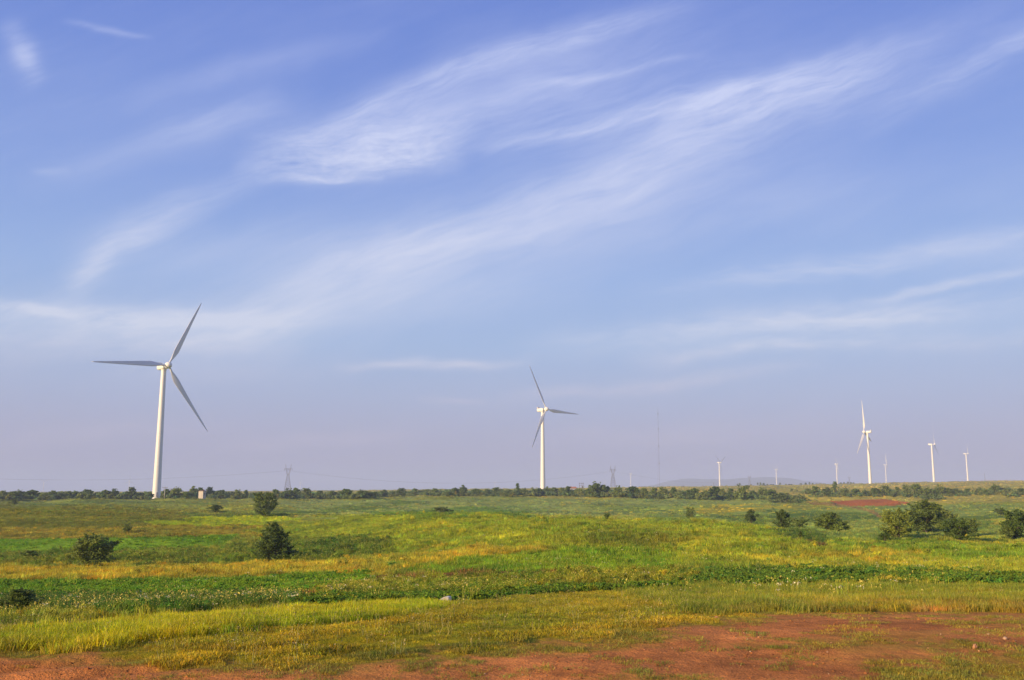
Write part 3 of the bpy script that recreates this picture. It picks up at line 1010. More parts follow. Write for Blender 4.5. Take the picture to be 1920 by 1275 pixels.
def pylon(px, toprow, dist, label, thick=0.11, rz=0.15, V=False):
    p = at(px, toprow, dist)
    z0 = gz(p.x, p.y)
    H = p.z - z0
    root = empty('lattice_pylon', (p.x, p.y, z0), rz)
    tag(root, label, 'pylon', 'lattice pylons of the power line')
    legs = MB()
    hz = H * 0.60
    bw, ww = H * 0.125, H * 0.035
    steps = 7
    lv = [(bw + (ww - bw) * (k / steps), -1.0 if k == 0 else hz * k / steps) for k in range(steps + 1)]
    cor = ((-1, -1), (1, -1), (1, 1), (-1, 1))
    for k in range(steps):
        (w0, za), (w1, zb) = lv[k], lv[k + 1]
        for i in range(4):
            a, c = cor[i], cor[(i + 1) % 4]
            A0, A1 = (a[0] * w0, a[1] * w0, za), (a[0] * w1, a[1] * w1, zb)
            B0, B1 = (c[0] * w0, c[1] * w0, za), (c[0] * w1, c[1] * w1, zb)
            legs.bar(A0, A1, thick * 1.25, n=4)
            legs.bar(A0, B1, thick * 0.7, n=4)
            legs.bar(B0, A1, thick * 0.7, n=4)
            legs.bar(A1, B1, thick * 0.7, n=4)
    legs.build('lattice_body', M_STEEL, root)
    arms = MB()
    hw = H * (0.105 if V else 0.095)
    ztop = H * 0.84
    for sx in (-1, 1):
        for sy in (-1, 1):
            arms.bar((sx * ww, sy * ww, hz), (sx * hw * 1.0, sy * ww * 0.6, ztop), thick * 1.2, n=4)
            arms.bar((0, sy * ww, hz), (sx * hw * 0.62, sy * ww * 0.6, ztop - H * 0.02), thick * 0.8, n=4)
        for q in range(4):
            f0, f1 = q / 4, (q + 1) / 4
            o0, o1 = ww + (hw - ww) * f0, ww + (hw - ww) * f1
            i0, i1 = hw * 0.62 * f0, hw * 0.62 * f1
            arms.bar((sx * o0, 0, hz + (ztop - hz) * f0), (sx * i1, 0, hz + (ztop - hz) * f1), thick * 0.6, n=4)
            arms.bar((sx * i0, 0, hz + (ztop - hz) * f0), (sx * o1, 0, hz + (ztop - hz) * f1), thick * 0.6, n=4)
        # horns
        arms.bar((sx * hw, ww * 0.5, ztop), (sx * hw * 1.05, 0, H), thick, n=4)
        arms.bar((sx * hw, -ww * 0.5, ztop), (sx * hw * 1.05, 0, H), thick, n=4)
        arms.bar((sx * hw * 0.7, 0, ztop), (sx * hw * 1.05, 0, H), thick * 0.8, n=4)
    arms.build('upper_frame', M_STEEL, root)
    cr = MB()
    L = H * 0.145
    zb = ztop - H * 0.012
    for sy in (-1, 1):
        cr.bar((-L, 0, zb), (-hw, sy * ww * 0.5, ztop), thick, n=4)
        cr.bar((L, 0, zb), (hw, sy * ww * 0.5, ztop), thick, n=4)
        cr.bar((-hw, sy * ww * 0.5, ztop), (hw, sy * ww * 0.5, ztop), thick, n=4)
        cr.bar((-hw, sy * ww * 0.5, ztop - H * 0.045), (hw, sy * ww * 0.5, ztop - H * 0.045), thick, n=4)
    for q in range(8):
        x0, x1 = -hw + 2 * hw * q / 8, -hw + 2 * hw * (q + 1) / 8
        cr.bar((x0, 0, ztop if q % 2 else ztop - H * 0.045), (x1, 0, ztop - H * 0.045 if q % 2 else ztop), thick * 0.6, n=4)
    cr.build('crossarm', M_STEEL, root)
    att = []
    for sx in (-0.95 * L, 0, 0.95 * L):
        ins = MB()
        ins.lathe([(0.05, -2.3), (0.18, -2.2), (0.18, -0.2), (0.05, 0.0)], 8, 0, 0)
        io = ins.build('insulator', M_STEEL, root)
        io.location = (sx, 0, zb)
        att.append(root.matrix_basis @ Vector((sx, 0, zb - 2.3)))
    return att


bpy.context.view_layer.update()
P1 = pylon(541, 870, 1230, 'lattice pylon on the left, darkest and largest, rising behind the shrub line')
P2 = pylon(1149, 873, 1400, 'hazy lattice pylon with V-shaped top, right of the middle turbine', V=True)
P3 = pylon(1405, 890, 2300, 'very faint lattice pylon in front of the far hills', thick=0.08, V=True)
P4 = pylon(1592, 892, 2550, 'very faint lattice pylon behind distant conifers, left of the tallest ridge turbine', thick=0.08, V=True)


def wires(ends_a, ends_b, sag, label, r=0.022):
    b = MB()
    for A, B in zip(ends_a, ends_b):
        A, B = Vector(A), Vector(B)
        prev = A
        for k in range(1, 25):
            f = k / 24
            p = A.lerp(B, f)
            p.z -= sag * 4 * f * (1 - f)
            b.bar(prev, p, r, n=4)
            prev = p
    o = b.build('power_line', M_DARK)
    tag(o, label, 'power line', 'power lines between the pylons')


off = [at(-420, 868, 1150) + Vector((k * 5, 0, 0)) for k in (-1, 0, 1)]
wires(off, P1, 16, 'thin wires sagging from the left pylon out past the left edge')
wires(P1, P2, 17, 'thin wires sagging between the left pylon and the pylon right of the middle turbine')
wires(P2, P3, 14, 'thin wires from the hazy middle pylon to the faint one before the hills')


def guyed_mast():
    p = at(1233, 766, 1500)
    x, y = at(1237, 915, 1500).x, 1500
    z0 = gz(x, y)
    H = p.z - z0
    root = empty('radio_mast', (x, y, z0))
    tag(root, 'very tall thin guyed radio mast standing faint in the haze', 'mast')
    b = MB()
    w = 0.42
    tri = [(w * math.cos(a), w * math.sin(a)) for a in (0.3, 0.3 + 2.094, 0.3 + 4.189)]
    n = 60
    for k in range(n):
        za, zb = H * 0.97 * k / n, H * 0.97 * (k + 1) / n
        for i in range(3):
            a, c = tri[i], tri[(i + 1) % 3]
            b.bar((a[0], a[1], za), (a[0], a[1], zb), 0.035, n=4)
            b.bar((a[0], a[1], za), (c[0], c[1], zb), 0.02, n=4)
    for h in (0.30, 0.52, 0.74, 0.93):
        b.box((0, 0, H * h), (1.4, 1.4, 1.0))
    b.build('lattice_shaft', M_STEEL, root)
    b = MB()
    b.bar((0, 0, H * 0.97), (0, 0, H * 1.03), 0.10, 0.04)
    b.build('antenna', M_STEEL, root)
    for a in (0.3, 0.3 + 2.094, 0.3 + 4.189):
        b = MB()
        for h in (0.30, 0.52, 0.74, 0.93):
            b.bar((w * math.cos(a), w * math.sin(a), H * h), (H * 0.35 * math.cos(a), H * 0.35 * math.sin(a), 0), 0.02, n=3)
        b.build('guy_wires', M_STEEL, root)


guyed_mast()


def pole(px, toprow, dist, label, arm=1.6, r=0.15, mat=None, insul=3):
    p = at(px, toprow, dist)
    z0 = gz(p.x, p.y)
    H = p.z - z0
    root = empty('utility_pole', (p.x, p.y, z0), 0.25)
    tag(root, label, 'utility pole')
    b = MB()
    b.bar((0, 0, -0.5), (0, 0, H), r * 1.25, r * 0.8, n=10)
    b.build('pole', mat or M_CONC, root, True)
    b = MB()
    if arm:
        b.box((0, -0.18, H - 0.55), (arm, 0.12, 0.14))
        b.bar((0, -0.1, H - 1.3), (arm * 0.35, -0.18, H - 0.6), 0.04)
        b.bar((0, -0.1, H - 1.3), (-arm * 0.35, -0.18, H - 0.6), 0.04)
        b.build('crossarm', M_STEEL, root)
        for q in range(insul):
            i_ = MB()
            i_.lathe([(0.04, 0), (0.09, 0.05), (0.06, 0.15), (0.09, 0.2), (0.04, 0.35)], 8)
            o = i_.build('insulator', M_CONC, root)
            o.location = ((q - (insul - 1) / 2) * arm * 0.42, -0.18, H - 0.48)
    return root


pole(309.5, 912, 430, 'concrete pole with crossarm just right of the nearest turbine tower', 2.2)
pole(321, 915, 440, 'short concrete pole between two others, right of the nearest turbine', 1.4)
pole(334, 914.5, 440, 'rightmost of three concrete poles, standing against a round shrub', 1.6)
pole(1338, 905, 1150, 'thin dark pole left of the turbine with raised V blades', 0, 0.16, M_STEEL)
pole(1846, 887, 1150, 'lone dark pole on the crest of the right ridge', 0, 0.16, M_STEEL)


def h_frame():
    p = at(1090, 905, 640)
    z0 = gz(p.x, p.y)
    H = p.z - z0
    root = empty('pole_frame', (p.x, p.y, z0), 0.1)
    tag(root, 'dark three-legged pole frame with crossbars right of the middle turbine', 'pole frame')
    for x in (-1.25, 0.35, 1.25):
        b = MB()
        b.bar((x, 0, -0.5), (x, 0, H), 0.17, 0.12, n=8)
        b.build('pole', M_STEEL, root, True)
    b = MB()
    b.box((0, -0.2, H - 0.4), (3.4, 0.14, 0.22))
    b.box((0, -0.2, H - 2.0), (2.8, 0.14, 0.18))
    b.build('crossbar', M_STEEL, root)
    b = MB()
    b.box((0.8, -0.15, H - 2.9), (0.8, 0.6, 1.2))
    b.build('transformer', M_STEEL, root)


h_frame()


def hut():
    y = 430.0
    x = at(379, 932, y).x
    z = gz(x, y)
    root = empty('transformer_hut', (x, y, z), math.radians(-24))
    tag(root, 'small cream transformer hut with flat brown roof among the shrubs, right of the nearest turbine', 'hut')
    k = y / F
    w, h, d = 10.5 * k, at(379, 921, y).z - z, 8 * k
    m = plain_mat('hut_render', (0.50, 0.44, 0.36), 0.8, 0.08, 0.8)
    mr = plain_mat('hut_roof', (0.16, 0.09, 0.07), 0.8)
    b = MB()
    b.box((0, 0, h / 2 - 0.3), (w, d, h + 0.6))
    b.build('wall', m, root)
    b = MB()
    b.box((0, 0, h + 0.09), (w + 0.3, d + 0.3, 0.18))
    b.box((0, 0, h + 0.26), (w + 0.1, d + 0.1, 0.16), taper=0.8)
    b.box((w * 0.28, 0, h + 0.55), (0.4, 0.4, 0.5))
    b.build('roof', mr, root)
    b = MB()
    b.box((0, -d / 2 - 0.02, h * 0.42), (w * 0.30, 0.06, h * 0.72))
    dr = b.build('door', plain_mat('hut_door', (0.45, 0.40, 0.34), 0.6), root)
    b = MB()
    b.box((w * 0.10, -d / 2 - 0.07, h * 0.42), (0.05, 0.05, 0.2))
    b.build('handle', M_DARK, dr)
    b = MB()
    for q in range(5):
        b.box((w / 2 + 0.02, 0, h * 0.62 + q * 0.14), (0.05, d * 0.4, 0.07))
    b.build('vent', M_DARK, root)


hut()


def cottage():
    x, y, z = place(1074, 921, 650, 900)
    z = at(1074, 916.5, y).z - 2.2
    root = empty('cottage', (x, y, min(z, gz(x, y))), 0.3)
    tag(root, 'small far cottage with orange roof peeping over shrubs right of the middle turbine', 'cottage')
    zt = at(1074, 912.5, y).z
    H = zt - root.location.z
    b = MB()
    w, d = 8.0 * y / F * 0.45 + 1.8, 3.4
    b.box((0, 0, (H - 1.2) / 2), (w * 1.6, d, H - 1.2))
    b.build('wall', plain_mat('cottage_wall', (0.6, 0.55, 0.48), 0.8), root)
    b = MB()
    L = w * 0.85
    he = H - 1.2
    V = [(-L, -d / 2 - 0.3, he), (L, -d / 2 - 0.3, he), (L, d / 2 + 0.3, he), (-L, d / 2 + 0.3, he), (-L, 0, H), (L, 0, H)]
    b.add(V, [(0, 1, 5, 4), (2, 3, 4, 5), (3, 0, 4), (1, 2, 5), (3, 2, 1, 0)])
    b.build('roof', plain_mat('cottage_roof', (0.48, 0.19, 0.09), 0.8), root)
    for q in (-1, 1):
        b = MB()
        b.box((q * w * 0.45, -d / 2 - 0.02, he * 0.6), (0.9, 0.06, 0.9))
        b.build('window', M_DARK, root)


cottage()

# ------------------------------------------------------------ shrubs and trees
def leaf_cloud(rng, lobes, n, size, aspect=1.7):
    """leaf-shaped quads in gaussian clumps. lobes: (x,y,z,r,weight)"""
    L = np.array(lobes)
    w = L[:, 4] / L[:, 4].sum()
    k = rng.choice(len(L), n, p=w)
    d = rng.normal(size=(n, 3))
    d /= np.linalg.norm(d, axis=1)[:, None]
    rad = rng.random(n) ** 0.42
    c = L[k, :3] + d * (rad * L[k, 3])[:, None] * np.array([1, 1, 0.85])
    c[:, 2] = np.maximum(c[:, 2], 0.02)
    nrm = d * 0.55 + rng.normal(size=(n, 3)) * 0.6 + np.array([0, 0, 0.25])
    nrm /= np.linalg.norm(nrm, axis=1)[:, None]
    t = np.cross(nrm, rng.normal(size=(n, 3)))
    t /= np.linalg.norm(t, axis=1)[:, None] + 1e-9
    b = np.cross(nrm, t)
    s = size * rng.uniform(0.6, 1.35, n)[:, None]
    P = np.stack([c - t * s * aspect / 2, c + b * s / 2, c + t * s * aspect / 2, c - b * s / 2], 1).reshape(-1, 3)
    Fc = np.arange(n * 4).reshape(-1, 4)
    return P, Fc


def crown_mesh(name, seed, n, size, mat, shape='round', nlobe=26, sprigs=0):
    """unit crown: width about 1, height about 1, base at z = 0"""
    rng = np.random.default_rng(seed)
    lobes = []
    for i in range(nlobe):
        h = rng.random() ** 0.8
        a = rng.uniform(0, 2 * math.pi)
        if shape == 'pyramid':
            env = 0.46 * (1.02 - h) ** 0.75
        elif shape == 'round':
            env = math.sqrt(max(0.0, 1 - (2 * h * 0.95 - 0.85) ** 2)) * 0.42
        elif shape == 'vase':
            env = 0.20 + 0.22 * math.sin(min(1.0, h * 1.05) * 2.6)
        elif shape == 'cone':
            env = 0.30 * (1 - h) + 0.03
        elif shape == 'tall':
            env = 0.22 + 0.14 * math.sin(h * 5)
        else:  # spreading
            env = 0.46 * math.sqrt(max(0.05, 1 - (h * 1.05) ** 2))
        rr = env * rng.uniform(0.3, 1.0)
        r = rng.uniform(0.05, 0.14) * (0.7 if shape in ('cone',) else 1.0)
        z = 0.08 + h * 0.82
        lobes.append((rr * math.cos(a), rr * math.sin(a), z, r, r ** 2))
    if shape not in ('cone',):
        for i in range(7):
            h = 0.15 + 0.55 * i / 6
            lobes.append((rng.uniform(-0.1, 0.1), rng.uniform(-0.1, 0.1), h, 0.20 if shape != 'tall' else 0.12, 0.02))
    # ragged shoots
    for i in range(nlobe):
        a = rng.uniform(0, 2 * math.pi)
        h = rng.uniform(0.45, 1.0)
        rr = (0.40 if shape != 'cone' else 0.1) * math.sqrt(max(0.05, 1.1 - h)) * rng.uniform(0.8, 1.25)
        if shape == 'pyramid':
            rr = 0.5 * (1.05 - h) * rng.uniform(0.7, 1.15)
        q = rng.uniform(0.02, 0.05)
        lobes.append((rr * math.cos(a), rr * math.sin(a), h * 0.98, q, q ** 2 * 0.9))
    V, Fc = leaf_cloud(rng, lobes, int(n * (0.62 if sprigs else 1.0)), size)
    if sprigs:
        sp = []
        for i in range(sprigs):
            x, y, z, r, w = lobes[rng.integers(0, nlobe)]
            d = np.array([x, y, 0.0]) * 1.6 + np.array([rng.normal() * 0.10, rng.normal() * 0.10, rng.uniform(0.25, 0.6)])
            d /= np.linalg.norm(d)
            L = rng.uniform(0.08, 0.20)
            for q in range(7):
                f = q / 6
                p = np.array([x, y, z]) + d * L * f
                p[2] = min(p[2], 1.02)
                sp.append((p[0], p[1], p[2], 0.034 * (1.1 - 0.8 * f), 1 - 0.6 * f))
        V2, F2 = leaf_cloud(rng, sp, int(n * 0.38), size * 0.85, 2.2)
        Fc = np.concatenate([Fc, F2 + len(V)])
        V = np.concatenate([V, V2])
    return mesh_np(name, V, Fc, mat), lobes


def trunk_mesh(name, lobes, seed, r=0.022, stems=1):
    rng = np.random.default_rng(seed)
    b = MB()
    pick = rng.choice(len(lobes), min(len(lobes), 12), replace=False)
    roots = [(rng.uniform(-0.05, 0.05), rng.uniform(-0.05, 0.05)) for _ in range(stems)]
    for k, i in enumerate(pick):
        x, y, z, rr, w = lobes[i]
        rx, ry = roots[k % stems]
        f = 0.28
        m = (rx + (x - rx) * f * 0.4, ry + (y - ry) * f * 0.4, z * f + 0.05)
        if k < stems:
            b.bar((rx, ry, -0.06), m, r, r * 0.8, n=6)
        else:
            m = (rx, ry, min(0.3, z * 0.35))
            if k < 2 * stems:
                b.bar((rx, ry, -0.06), m, r, r * 0.8, n=6)
        q = (m[0] + (x - m[0]) * 0.55 + rng.uniform(-0.02, 0.02), m[1] + (y - m[1]) * 0.55, m[2] + (z - m[2]) * 0.6)
        b.bar(m, q, r * 0.6, r * 0.38, n=5)
        b.bar(q, (x, y, z), r * 0.38, r * 0.12, n=4)
    return b.mesh(name, M_BARK)


def plant(name, px, base, top, width, protos, label, cat, group=None, lo=30, hi=1500, dist=None, rz=None):
    """shrub seen from base row to top row, so wide, standing on the terrain"""
    if dist:
        p = at(px, base, dist)
        x, y = p.x, p.y
        z = gz(x, y)
    else:
        x, y, z = place(px, base, lo, hi)
    zt = at(px, top, y).z
    H = max(0.4, zt - z)
    W = width / F * y / 0.9
    cm, tm = protos
    root = empty(name, (x, y, z), rz if rz is not None else random.uniform(0, 6.28))
    tag(root, label, cat, group)
    o = obj('crown', cm, root)
    o.scale = (W, W, H)
    t = obj('trunk', tm, root)
    t.scale = (W, W, H)
    return root


random.seed(4)


def proto(tagname, seed, n, size, mat, shape, nl=26, stems=1, r=0.022):
    cm, lb = crown_mesh('crown_' + tagname, seed, n, size, mat, shape, nl, 0 if n < 2000 else 30 + nl // 2)
    return cm, trunk_mesh('trunk_' + tagname, lb, seed + 1, r, stems)


FARP = [proto('far%d' % i, 100 + i, 1500, 0.060, [M_LEAF_MID, M_LEAF_DARK][i % 2], sh, 24, 2) for i, sh in
        enumerate(['round', 'spread', 'round', 'vase', 'spread', 'round', 'tall', 'spread'])]
CONP = [proto('con%d' % i, 140 + i, 1200, 0.07, M_LEAF_MID, 'cone', 26) for i in range(3)]

# near and middle-distance bushes, each with its own crown
plant('bush', 172, 1066, 1001, 84, proto('b1', 1, 10000, 0.030, M_LEAF_DARK, 'round', 60, 4, 0.012), 'large dark willow-like bush on the left, in front of the green crop strip', 'bush', lo=50, hi=130)
plant('bush', 512, 1052, 981, 92, proto('b2', 2, 11000, 0.027, M_LEAF_DARK, 'pyramid', 70, 5, 0.014), 'tall pointed dark green bush beside the orange grass strip, left of the mound', 'bush', lo=50, hi=130)
plant('tree', 495, 968, 923, 50, proto('b3', 3, 9000, 0.030, M_LEAF_DARK, 'vase', 44, 1, 0.03), 'small leafy tree leaning right, right of the hut, on the far field', 'tree', lo=150, hi=330)
plant('bush', 404, 960, 946, 32, proto('b4', 4, 4000, 0.045, M_LEAF_DARK, 'spread', 26, 3), 'low spreading bush on the far field below the hut', 'bush', lo=180, hi=400)
plant('bush', 827, 967, 950, 42, proto('b5', 5, 4500, 0.045, M_LEAF_DARK, 'round', 26, 3), 'dark rounded bush half hidden behind the middle mound crest', 'bush', lo=200, hi=320)
plant('bush', 36, 1152, 1105, 92, proto('b6', 6, 9000, 0.030, M_LEAF_DARK, 'spread', 44, 5, 0.01), 'low dark bush at the left edge in the tall weeds', 'bush', lo=22, hi=60)
plant('bush', 56, 1050, 1032, 44, proto('b7', 7, 4000, 0.045, M_LEAF_MID, 'spread', 26, 3), 'small bush left of the large willow-like bush', 'bush', lo=60, hi=150)
plant('sapling', 237, 1000, 978, 24, proto('b8', 8, 1600, 0.045, M_LEAF_LIGHT, 'vase', 20, 2), 'pale wispy sapling on the left slope above the green crop', 'sapling', lo=90, hi=260)
plant('bush', 27, 945, 936, 20, proto('b9', 9, 1500, 0.06, M_LEAF_DARK, 'spread', 18, 2), 'tiny dark bush at the left edge, below the shrub line', 'bush', lo=250, hi=460)
plant('bush', 1409, 981, 956, 29, proto('b10', 10, 4000, 0.042, M_LEAF_DARK, 'round', 30, 2), 'small round bush in the valley, leftmost of the valley bushes', 'bush', lo=130, hi=300)
plant('tree', 1467, 996, 955, 34, proto('b11', 11, 5000, 0.040, M_LEAF_DARK, 'vase', 34, 2), 'small dark tree behind the right shoulder of the mound', 'tree', lo=130, hi=260)
plant('bush', 1500, 998, 971, 34, proto('b12', 12, 4500, 0.040, M_LEAF_MID, 'vase', 30, 3), 'lighter bush touching the dark tree behind the mound shoulder', 'bush', lo=130, hi=260)
plant('tree', 1556, 1005, 960, 64, proto('b13', 13, 7500, 0.034, M_LEAF_MID, 'spread', 44, 1, 0.025), 'round bushy tree standing alone in the valley beyond the mound end', 'tree', lo=120, hi=260)
plant('tree', 1685, 1008, 953, 66, proto('b14', 14, 8000, 0.034, M_LEAF_LIGHT, 'vase', 44, 3, 0.014), 'yellow-green loose tree left of the large dark tree in the valley', 'tree', lo=100, hi=220)
plant('tree', 1738, 998, 938, 84, proto('b15', 15, 14000, 0.028, M_LEAF_DARK, 'round', 60, 2, 0.02), 'largest dark rounded tree in the right valley', 'tree', lo=140, hi=260)
plant('tree', 1770, 993, 954, 48, proto('b16', 16, 7000, 0.034, M_LEAF_DARK, 'round', 40, 1), 'dark tree tucked against the right side of the largest valley tree', 'tree', lo=160, hi=280)
plant('tree', 1794, 1012, 970, 70, proto('b17', 17, 8000, 0.032, M_LEAF_MID, 'spread', 44, 1, 0.028), 'broad low tree with visible trunk in front, right of the largest valley tree', 'tree', lo=90, hi=180)
plant('tree', 1820, 1006, 971, 34, proto('b18', 18, 4500, 0.04, M_LEAF_LIGHT, 'vase', 30, 1, 0.02), 'slim light tree touching the broad low tree on its right', 'tree', lo=90, hi=220)
plant('tree', 1912, 1010, 953, 60, proto('b19', 19, 9000, 0.032, M_LEAF_MID, 'vase', 44, 2), 'tree cut by the right edge of the view', 'tree', lo=100, hi=220)
plant('bush', 1890, 1011, 985, 30, proto('b20', 20, 4000, 0.04, M_LEAF_DARK, 'spread', 26, 3), 'low dark bush at the foot of the tree on the right edge', 'bush', lo=90, hi=200)
plant('sapling', 1296, 978, 950, 22, proto('b21', 21, 1300, 0.05, M_LEAF_LIGHT, 'vase', 20, 2), 'wispy pale sapling behind the mound, left of the valley bushes', 'sapling', lo=160, hi=320)
plant('bush', 1138, 974, 960, 14, proto('b22', 22, 1200, 0.06, M_LEAF_MID, 'vase', 16, 2), 'tiny bush on the crest of the mound', 'bush', lo=120, hi=260)
plant('bush', 1660, 1014, 998, 30, proto('b23', 23, 2500, 0.05, M_LEAF_MID, 'spread', 22, 3), 'small low bush in front of the yellow-green tree', 'bush', lo=90, hi=170)
plant('bush', 1876, 966, 952, 26, proto('b24', 24, 2200, 0.06, M_LEAF_LIGHT, 'round', 20, 3), 'pale small bush on the right slope above the edge tree', 'bush', lo=200, hi=420)
plant('bush', 1500, 1006, 992, 14, proto('b25', 25, 1200, 0.06, M_LEAF_LIGHT, 'vase', 16, 2), 'tiny pale shoot at the dark shoulder of the mound', 'bush', lo=90, hi=200)
plant('bush', 636, 1064, 1052, 13, proto('b26', 26, 1200, 0.06, M_LEAF_MID, 'vase', 16, 3), 'small weed bush on the orange grass strip', 'bush', lo=50, hi=110)

# shrub line: column, top row, width, base row
LINE = [(6, 921, 20, 936), (24, 922, 20, 937), (37, 919, 18, 935), (60, 919, 24, 936), (82, 924, 18, 937), (98, 920, 16, 935), (112, 925, 18, 936), (128, 922, 20, 935),
        (144, 923, 14, 935), (162, 919, 26, 935), (178, 924, 14, 935), (197, 919, 18, 935), (214, 917, 20, 935), (230, 926, 16, 935), (247, 914, 20, 935), (266, 925, 18, 936),
        (282, 925, 14, 936), (312, 918, 18, 934), (331, 914, 24, 934), (349, 923, 18, 935), (362, 912, 18, 933), (374, 914, 16, 933), (392, 914, 18, 933), (413, 920, 28, 935),
        (446, 919, 16, 934), (461, 920, 10, 933), (478, 925, 18, 935), (516, 918, 16, 934), (541, 916, 20, 934), (554, 915, 18, 934), (574, 916, 26, 935), (600, 921, 20, 935),
        (622, 921, 22, 935), (648, 918, 28, 935), (680, 919, 22, 933), (702, 923, 16, 933), (720, 919, 16, 931), (737, 923, 16, 931), (752, 916, 22, 931), (779, 917, 15, 929),
        (799, 921, 14, 929), (815, 917, 16, 929), (838, 922, 18, 930), (853, 915, 16, 930), (868, 910, 18, 930), (893, 917, 22, 930), (912, 918, 14, 930), (930, 915, 24, 930),
        (954, 919, 18, 931), (970, 907, 11, 929), (982, 916, 14, 929), (1010, 916, 22, 930), (1026, 913, 14, 929), (1038, 914, 14, 929), (1053, 915, 14, 930), (1066, 913, 20, 930),
        (1085, 917, 20, 930), (1104, 917, 16, 931), (1121, 904, 32, 932), (1139, 912, 14, 931), (1160, 911, 18, 931), (1186, 912, 26, 932), (1208, 916, 18, 934), (1228, 916, 20, 935),
        (1244, 914, 20, 934), (1263, 915, 14, 933), (1283, 921, 18, 935), (1302, 916, 26, 936), (1322, 920, 18, 936), (1341, 912, 24, 936), (1354, 917, 16, 936), (1371, 917, 20, 937),
        (1393, 911, 30, 937), (1412, 921, 16, 936), (1431, 914, 18, 936), (1447, 918, 22, 937), (1468, 925, 24, 941), (1488, 934, 16, 943)]
RIGHT = [(1515, 917, 16, 926), (1530, 913, 24, 929), (1552, 915, 20, 930), (1567, 904, 14, 927), (1583, 915, 18, 930), (1605, 917, 18, 930), (1624, 919, 16, 930), (1641, 915, 18, 930),
         (1660, 911, 26, 929), (1683, 914, 14, 929), (1700, 910, 18, 930), (1719, 908, 24, 930), (1735, 914, 28, 934), (1748, 917, 24, 935), (1763, 909, 18, 929), (1778, 915, 16, 928),
         (1792, 917, 18, 928), (1815, 917, 18, 927), (1838, 915, 14, 927), (1850, 919, 14, 927), (1868, 908, 16, 925), (1885, 918, 14, 925), (1902, 921, 10, 930), (1916, 916, 18, 927)]
SPECIAL = {
    247: 'peaked tall shrub just left of the nearest turbine tower', 331: 'round shrub behind the three concrete poles', 362: 'tall shrub on the left side of the cream hut',
    392: 'dark shrub on the right side of the cream hut', 413: 'wide shrub a little right of the cream hut', 541: 'shrub at the foot of the left lattice pylon',
    574: 'wide green shrub right of the left lattice pylon', 648: 'wide dark shrub in the line, second right of the left pylon', 752: 'round shrub at the middle of the left shrub line gap',
    868: 'tallest pale shrub left of the middle turbine', 970: 'tall narrow shrub with knobbly top left of the middle turbine', 1026: 'shrub at the foot of the middle turbine',
    1066: 'shrub below the orange-roofed cottage', 1121: 'tallest broad shrub in the line, right of the middle turbine', 1160: 'shrub below the hazy V-top pylon',
    1186: 'wide shrub in front of the faint turbine left of the guyed mast', 1244: 'dark shrub just right of the guyed mast', 1341: 'broad shrub at the foot of the V-bladed turbine',
    1393: 'broad dark shrub right of the V-bladed turbine', 1468: 'low shrub at the descending right end of the shrub line', 1488: 'last and lowest shrub at the right end of the shrub line',
    1567: 'tall slim shrub reaching the ridge line below a small turbine', 1660: 'round dark shrub on the slope below the tallest ridge turbine',
    1719: 'tall broad shrub topping the right thicket', 1735: 'large dark shrub in the middle of the right thicket', 1868: 'lone shrub on the right slope below the lone dark pole',
    1916: 'shrub at the right edge below the ridge', 6: 'shrub at the far left edge of the shrub line', 60: 'wide shrub below the leftmost faint turbine',
}


def seg_label(px):
    segs = [(293, 'dense green shrub in the line left of the nearest turbine', 'shrubs left of the nearest turbine'),
            (500, 'green shrub in the line around the cream hut', 'shrubs around the cream hut'),
            (1000, 'low green shrub in the line between left pylon and middle turbine', 'shrubs between left pylon and middle turbine'),
            (1233, 'green shrub in the line between middle turbine and guyed mast', 'shrubs between middle turbine and mast'),
            (1500, 'dark shrub in the line between guyed mast and the red earth pit', 'shrubs right of the guyed mast'),
            (1700, 'small shrub on the ridge slope above the red earth pit', 'shrubs above the red pit'),
            (4000, 'shrub in the thicket on the far right slope', 'shrubs of the right thicket')]
    for lim, l, g in segs:
        if px < lim:
            return l, g


for i, (px, top, w, base) in enumerate(LINE + RIGHT):
    pr = FARP[(i * 5 + 3) % 8]
    if px in (970, 1567):
        pr = FARP[6]
    l, g = seg_label(px)
    g2 = g
    if px in SPECIAL:
        l = SPECIAL[px]
    d = {1: 0}.get(px)
    plant('shrub', px, base, top - 1.5, w * 1.22, pr, l, 'shrub', g2, lo=400, hi=700, dist=None)

CON = [(1383, 907.5), (1387, 906), (1408, 908.5), (1421, 905.5), (1426, 904.5), (1432, 906), (1439, 908), (1446, 908), (1450, 908.5), (1463, 905.5), (1474, 907.5), (1480, 908), (1484, 908),
       (1502, 906.5), (1511, 905.5), (1518, 904.5), (1524, 906), (1531, 907), (1538, 906.5), (1545, 907), (1577, 905), (1583, 904.5), (1590, 903.5), (1596, 904.5), (1601, 905)]
for i, (px, top) in enumerate(CON):
    lab = 'distant bluish conifer behind the ridge before the faint hills' if px < 1560 else 'distant bluish conifer just left of the tallest ridge turbine'
    plant('conifer', px, 914, top - 0.5, 9 + 2 * (i % 3), CONP[i % 3], lab, 'conifer', 'far conifers behind the ridge' if px < 1560 else 'far conifers by the ridge turbine', dist=1400 + 20 * (i % 5))
plant('tree', 1281, 915, 911, 6, FARP[1], 'tiny lone tree on the horizon right of the guyed mast', 'tree', dist=1300)
plant('tree', 998, 919, 912.5, 6, FARP[5], 'tiny far tree just left of the middle turbine', 'tree', dist=900)
for px, tp in ((825, 917), (836, 916.5), (804, 919), (773, 918.5)):
    plant('tree', px, 921, tp, 5, FARP[px % 5], 'tiny far tree on the horizon between left pylon and middle turbine', 'tree', 'tiny far trees left of the middle turbine', dist=1150)

# ------------------------------------------------------------ ground plants (uncountable)
lib = bpy.data.collections.new('plant_sources')


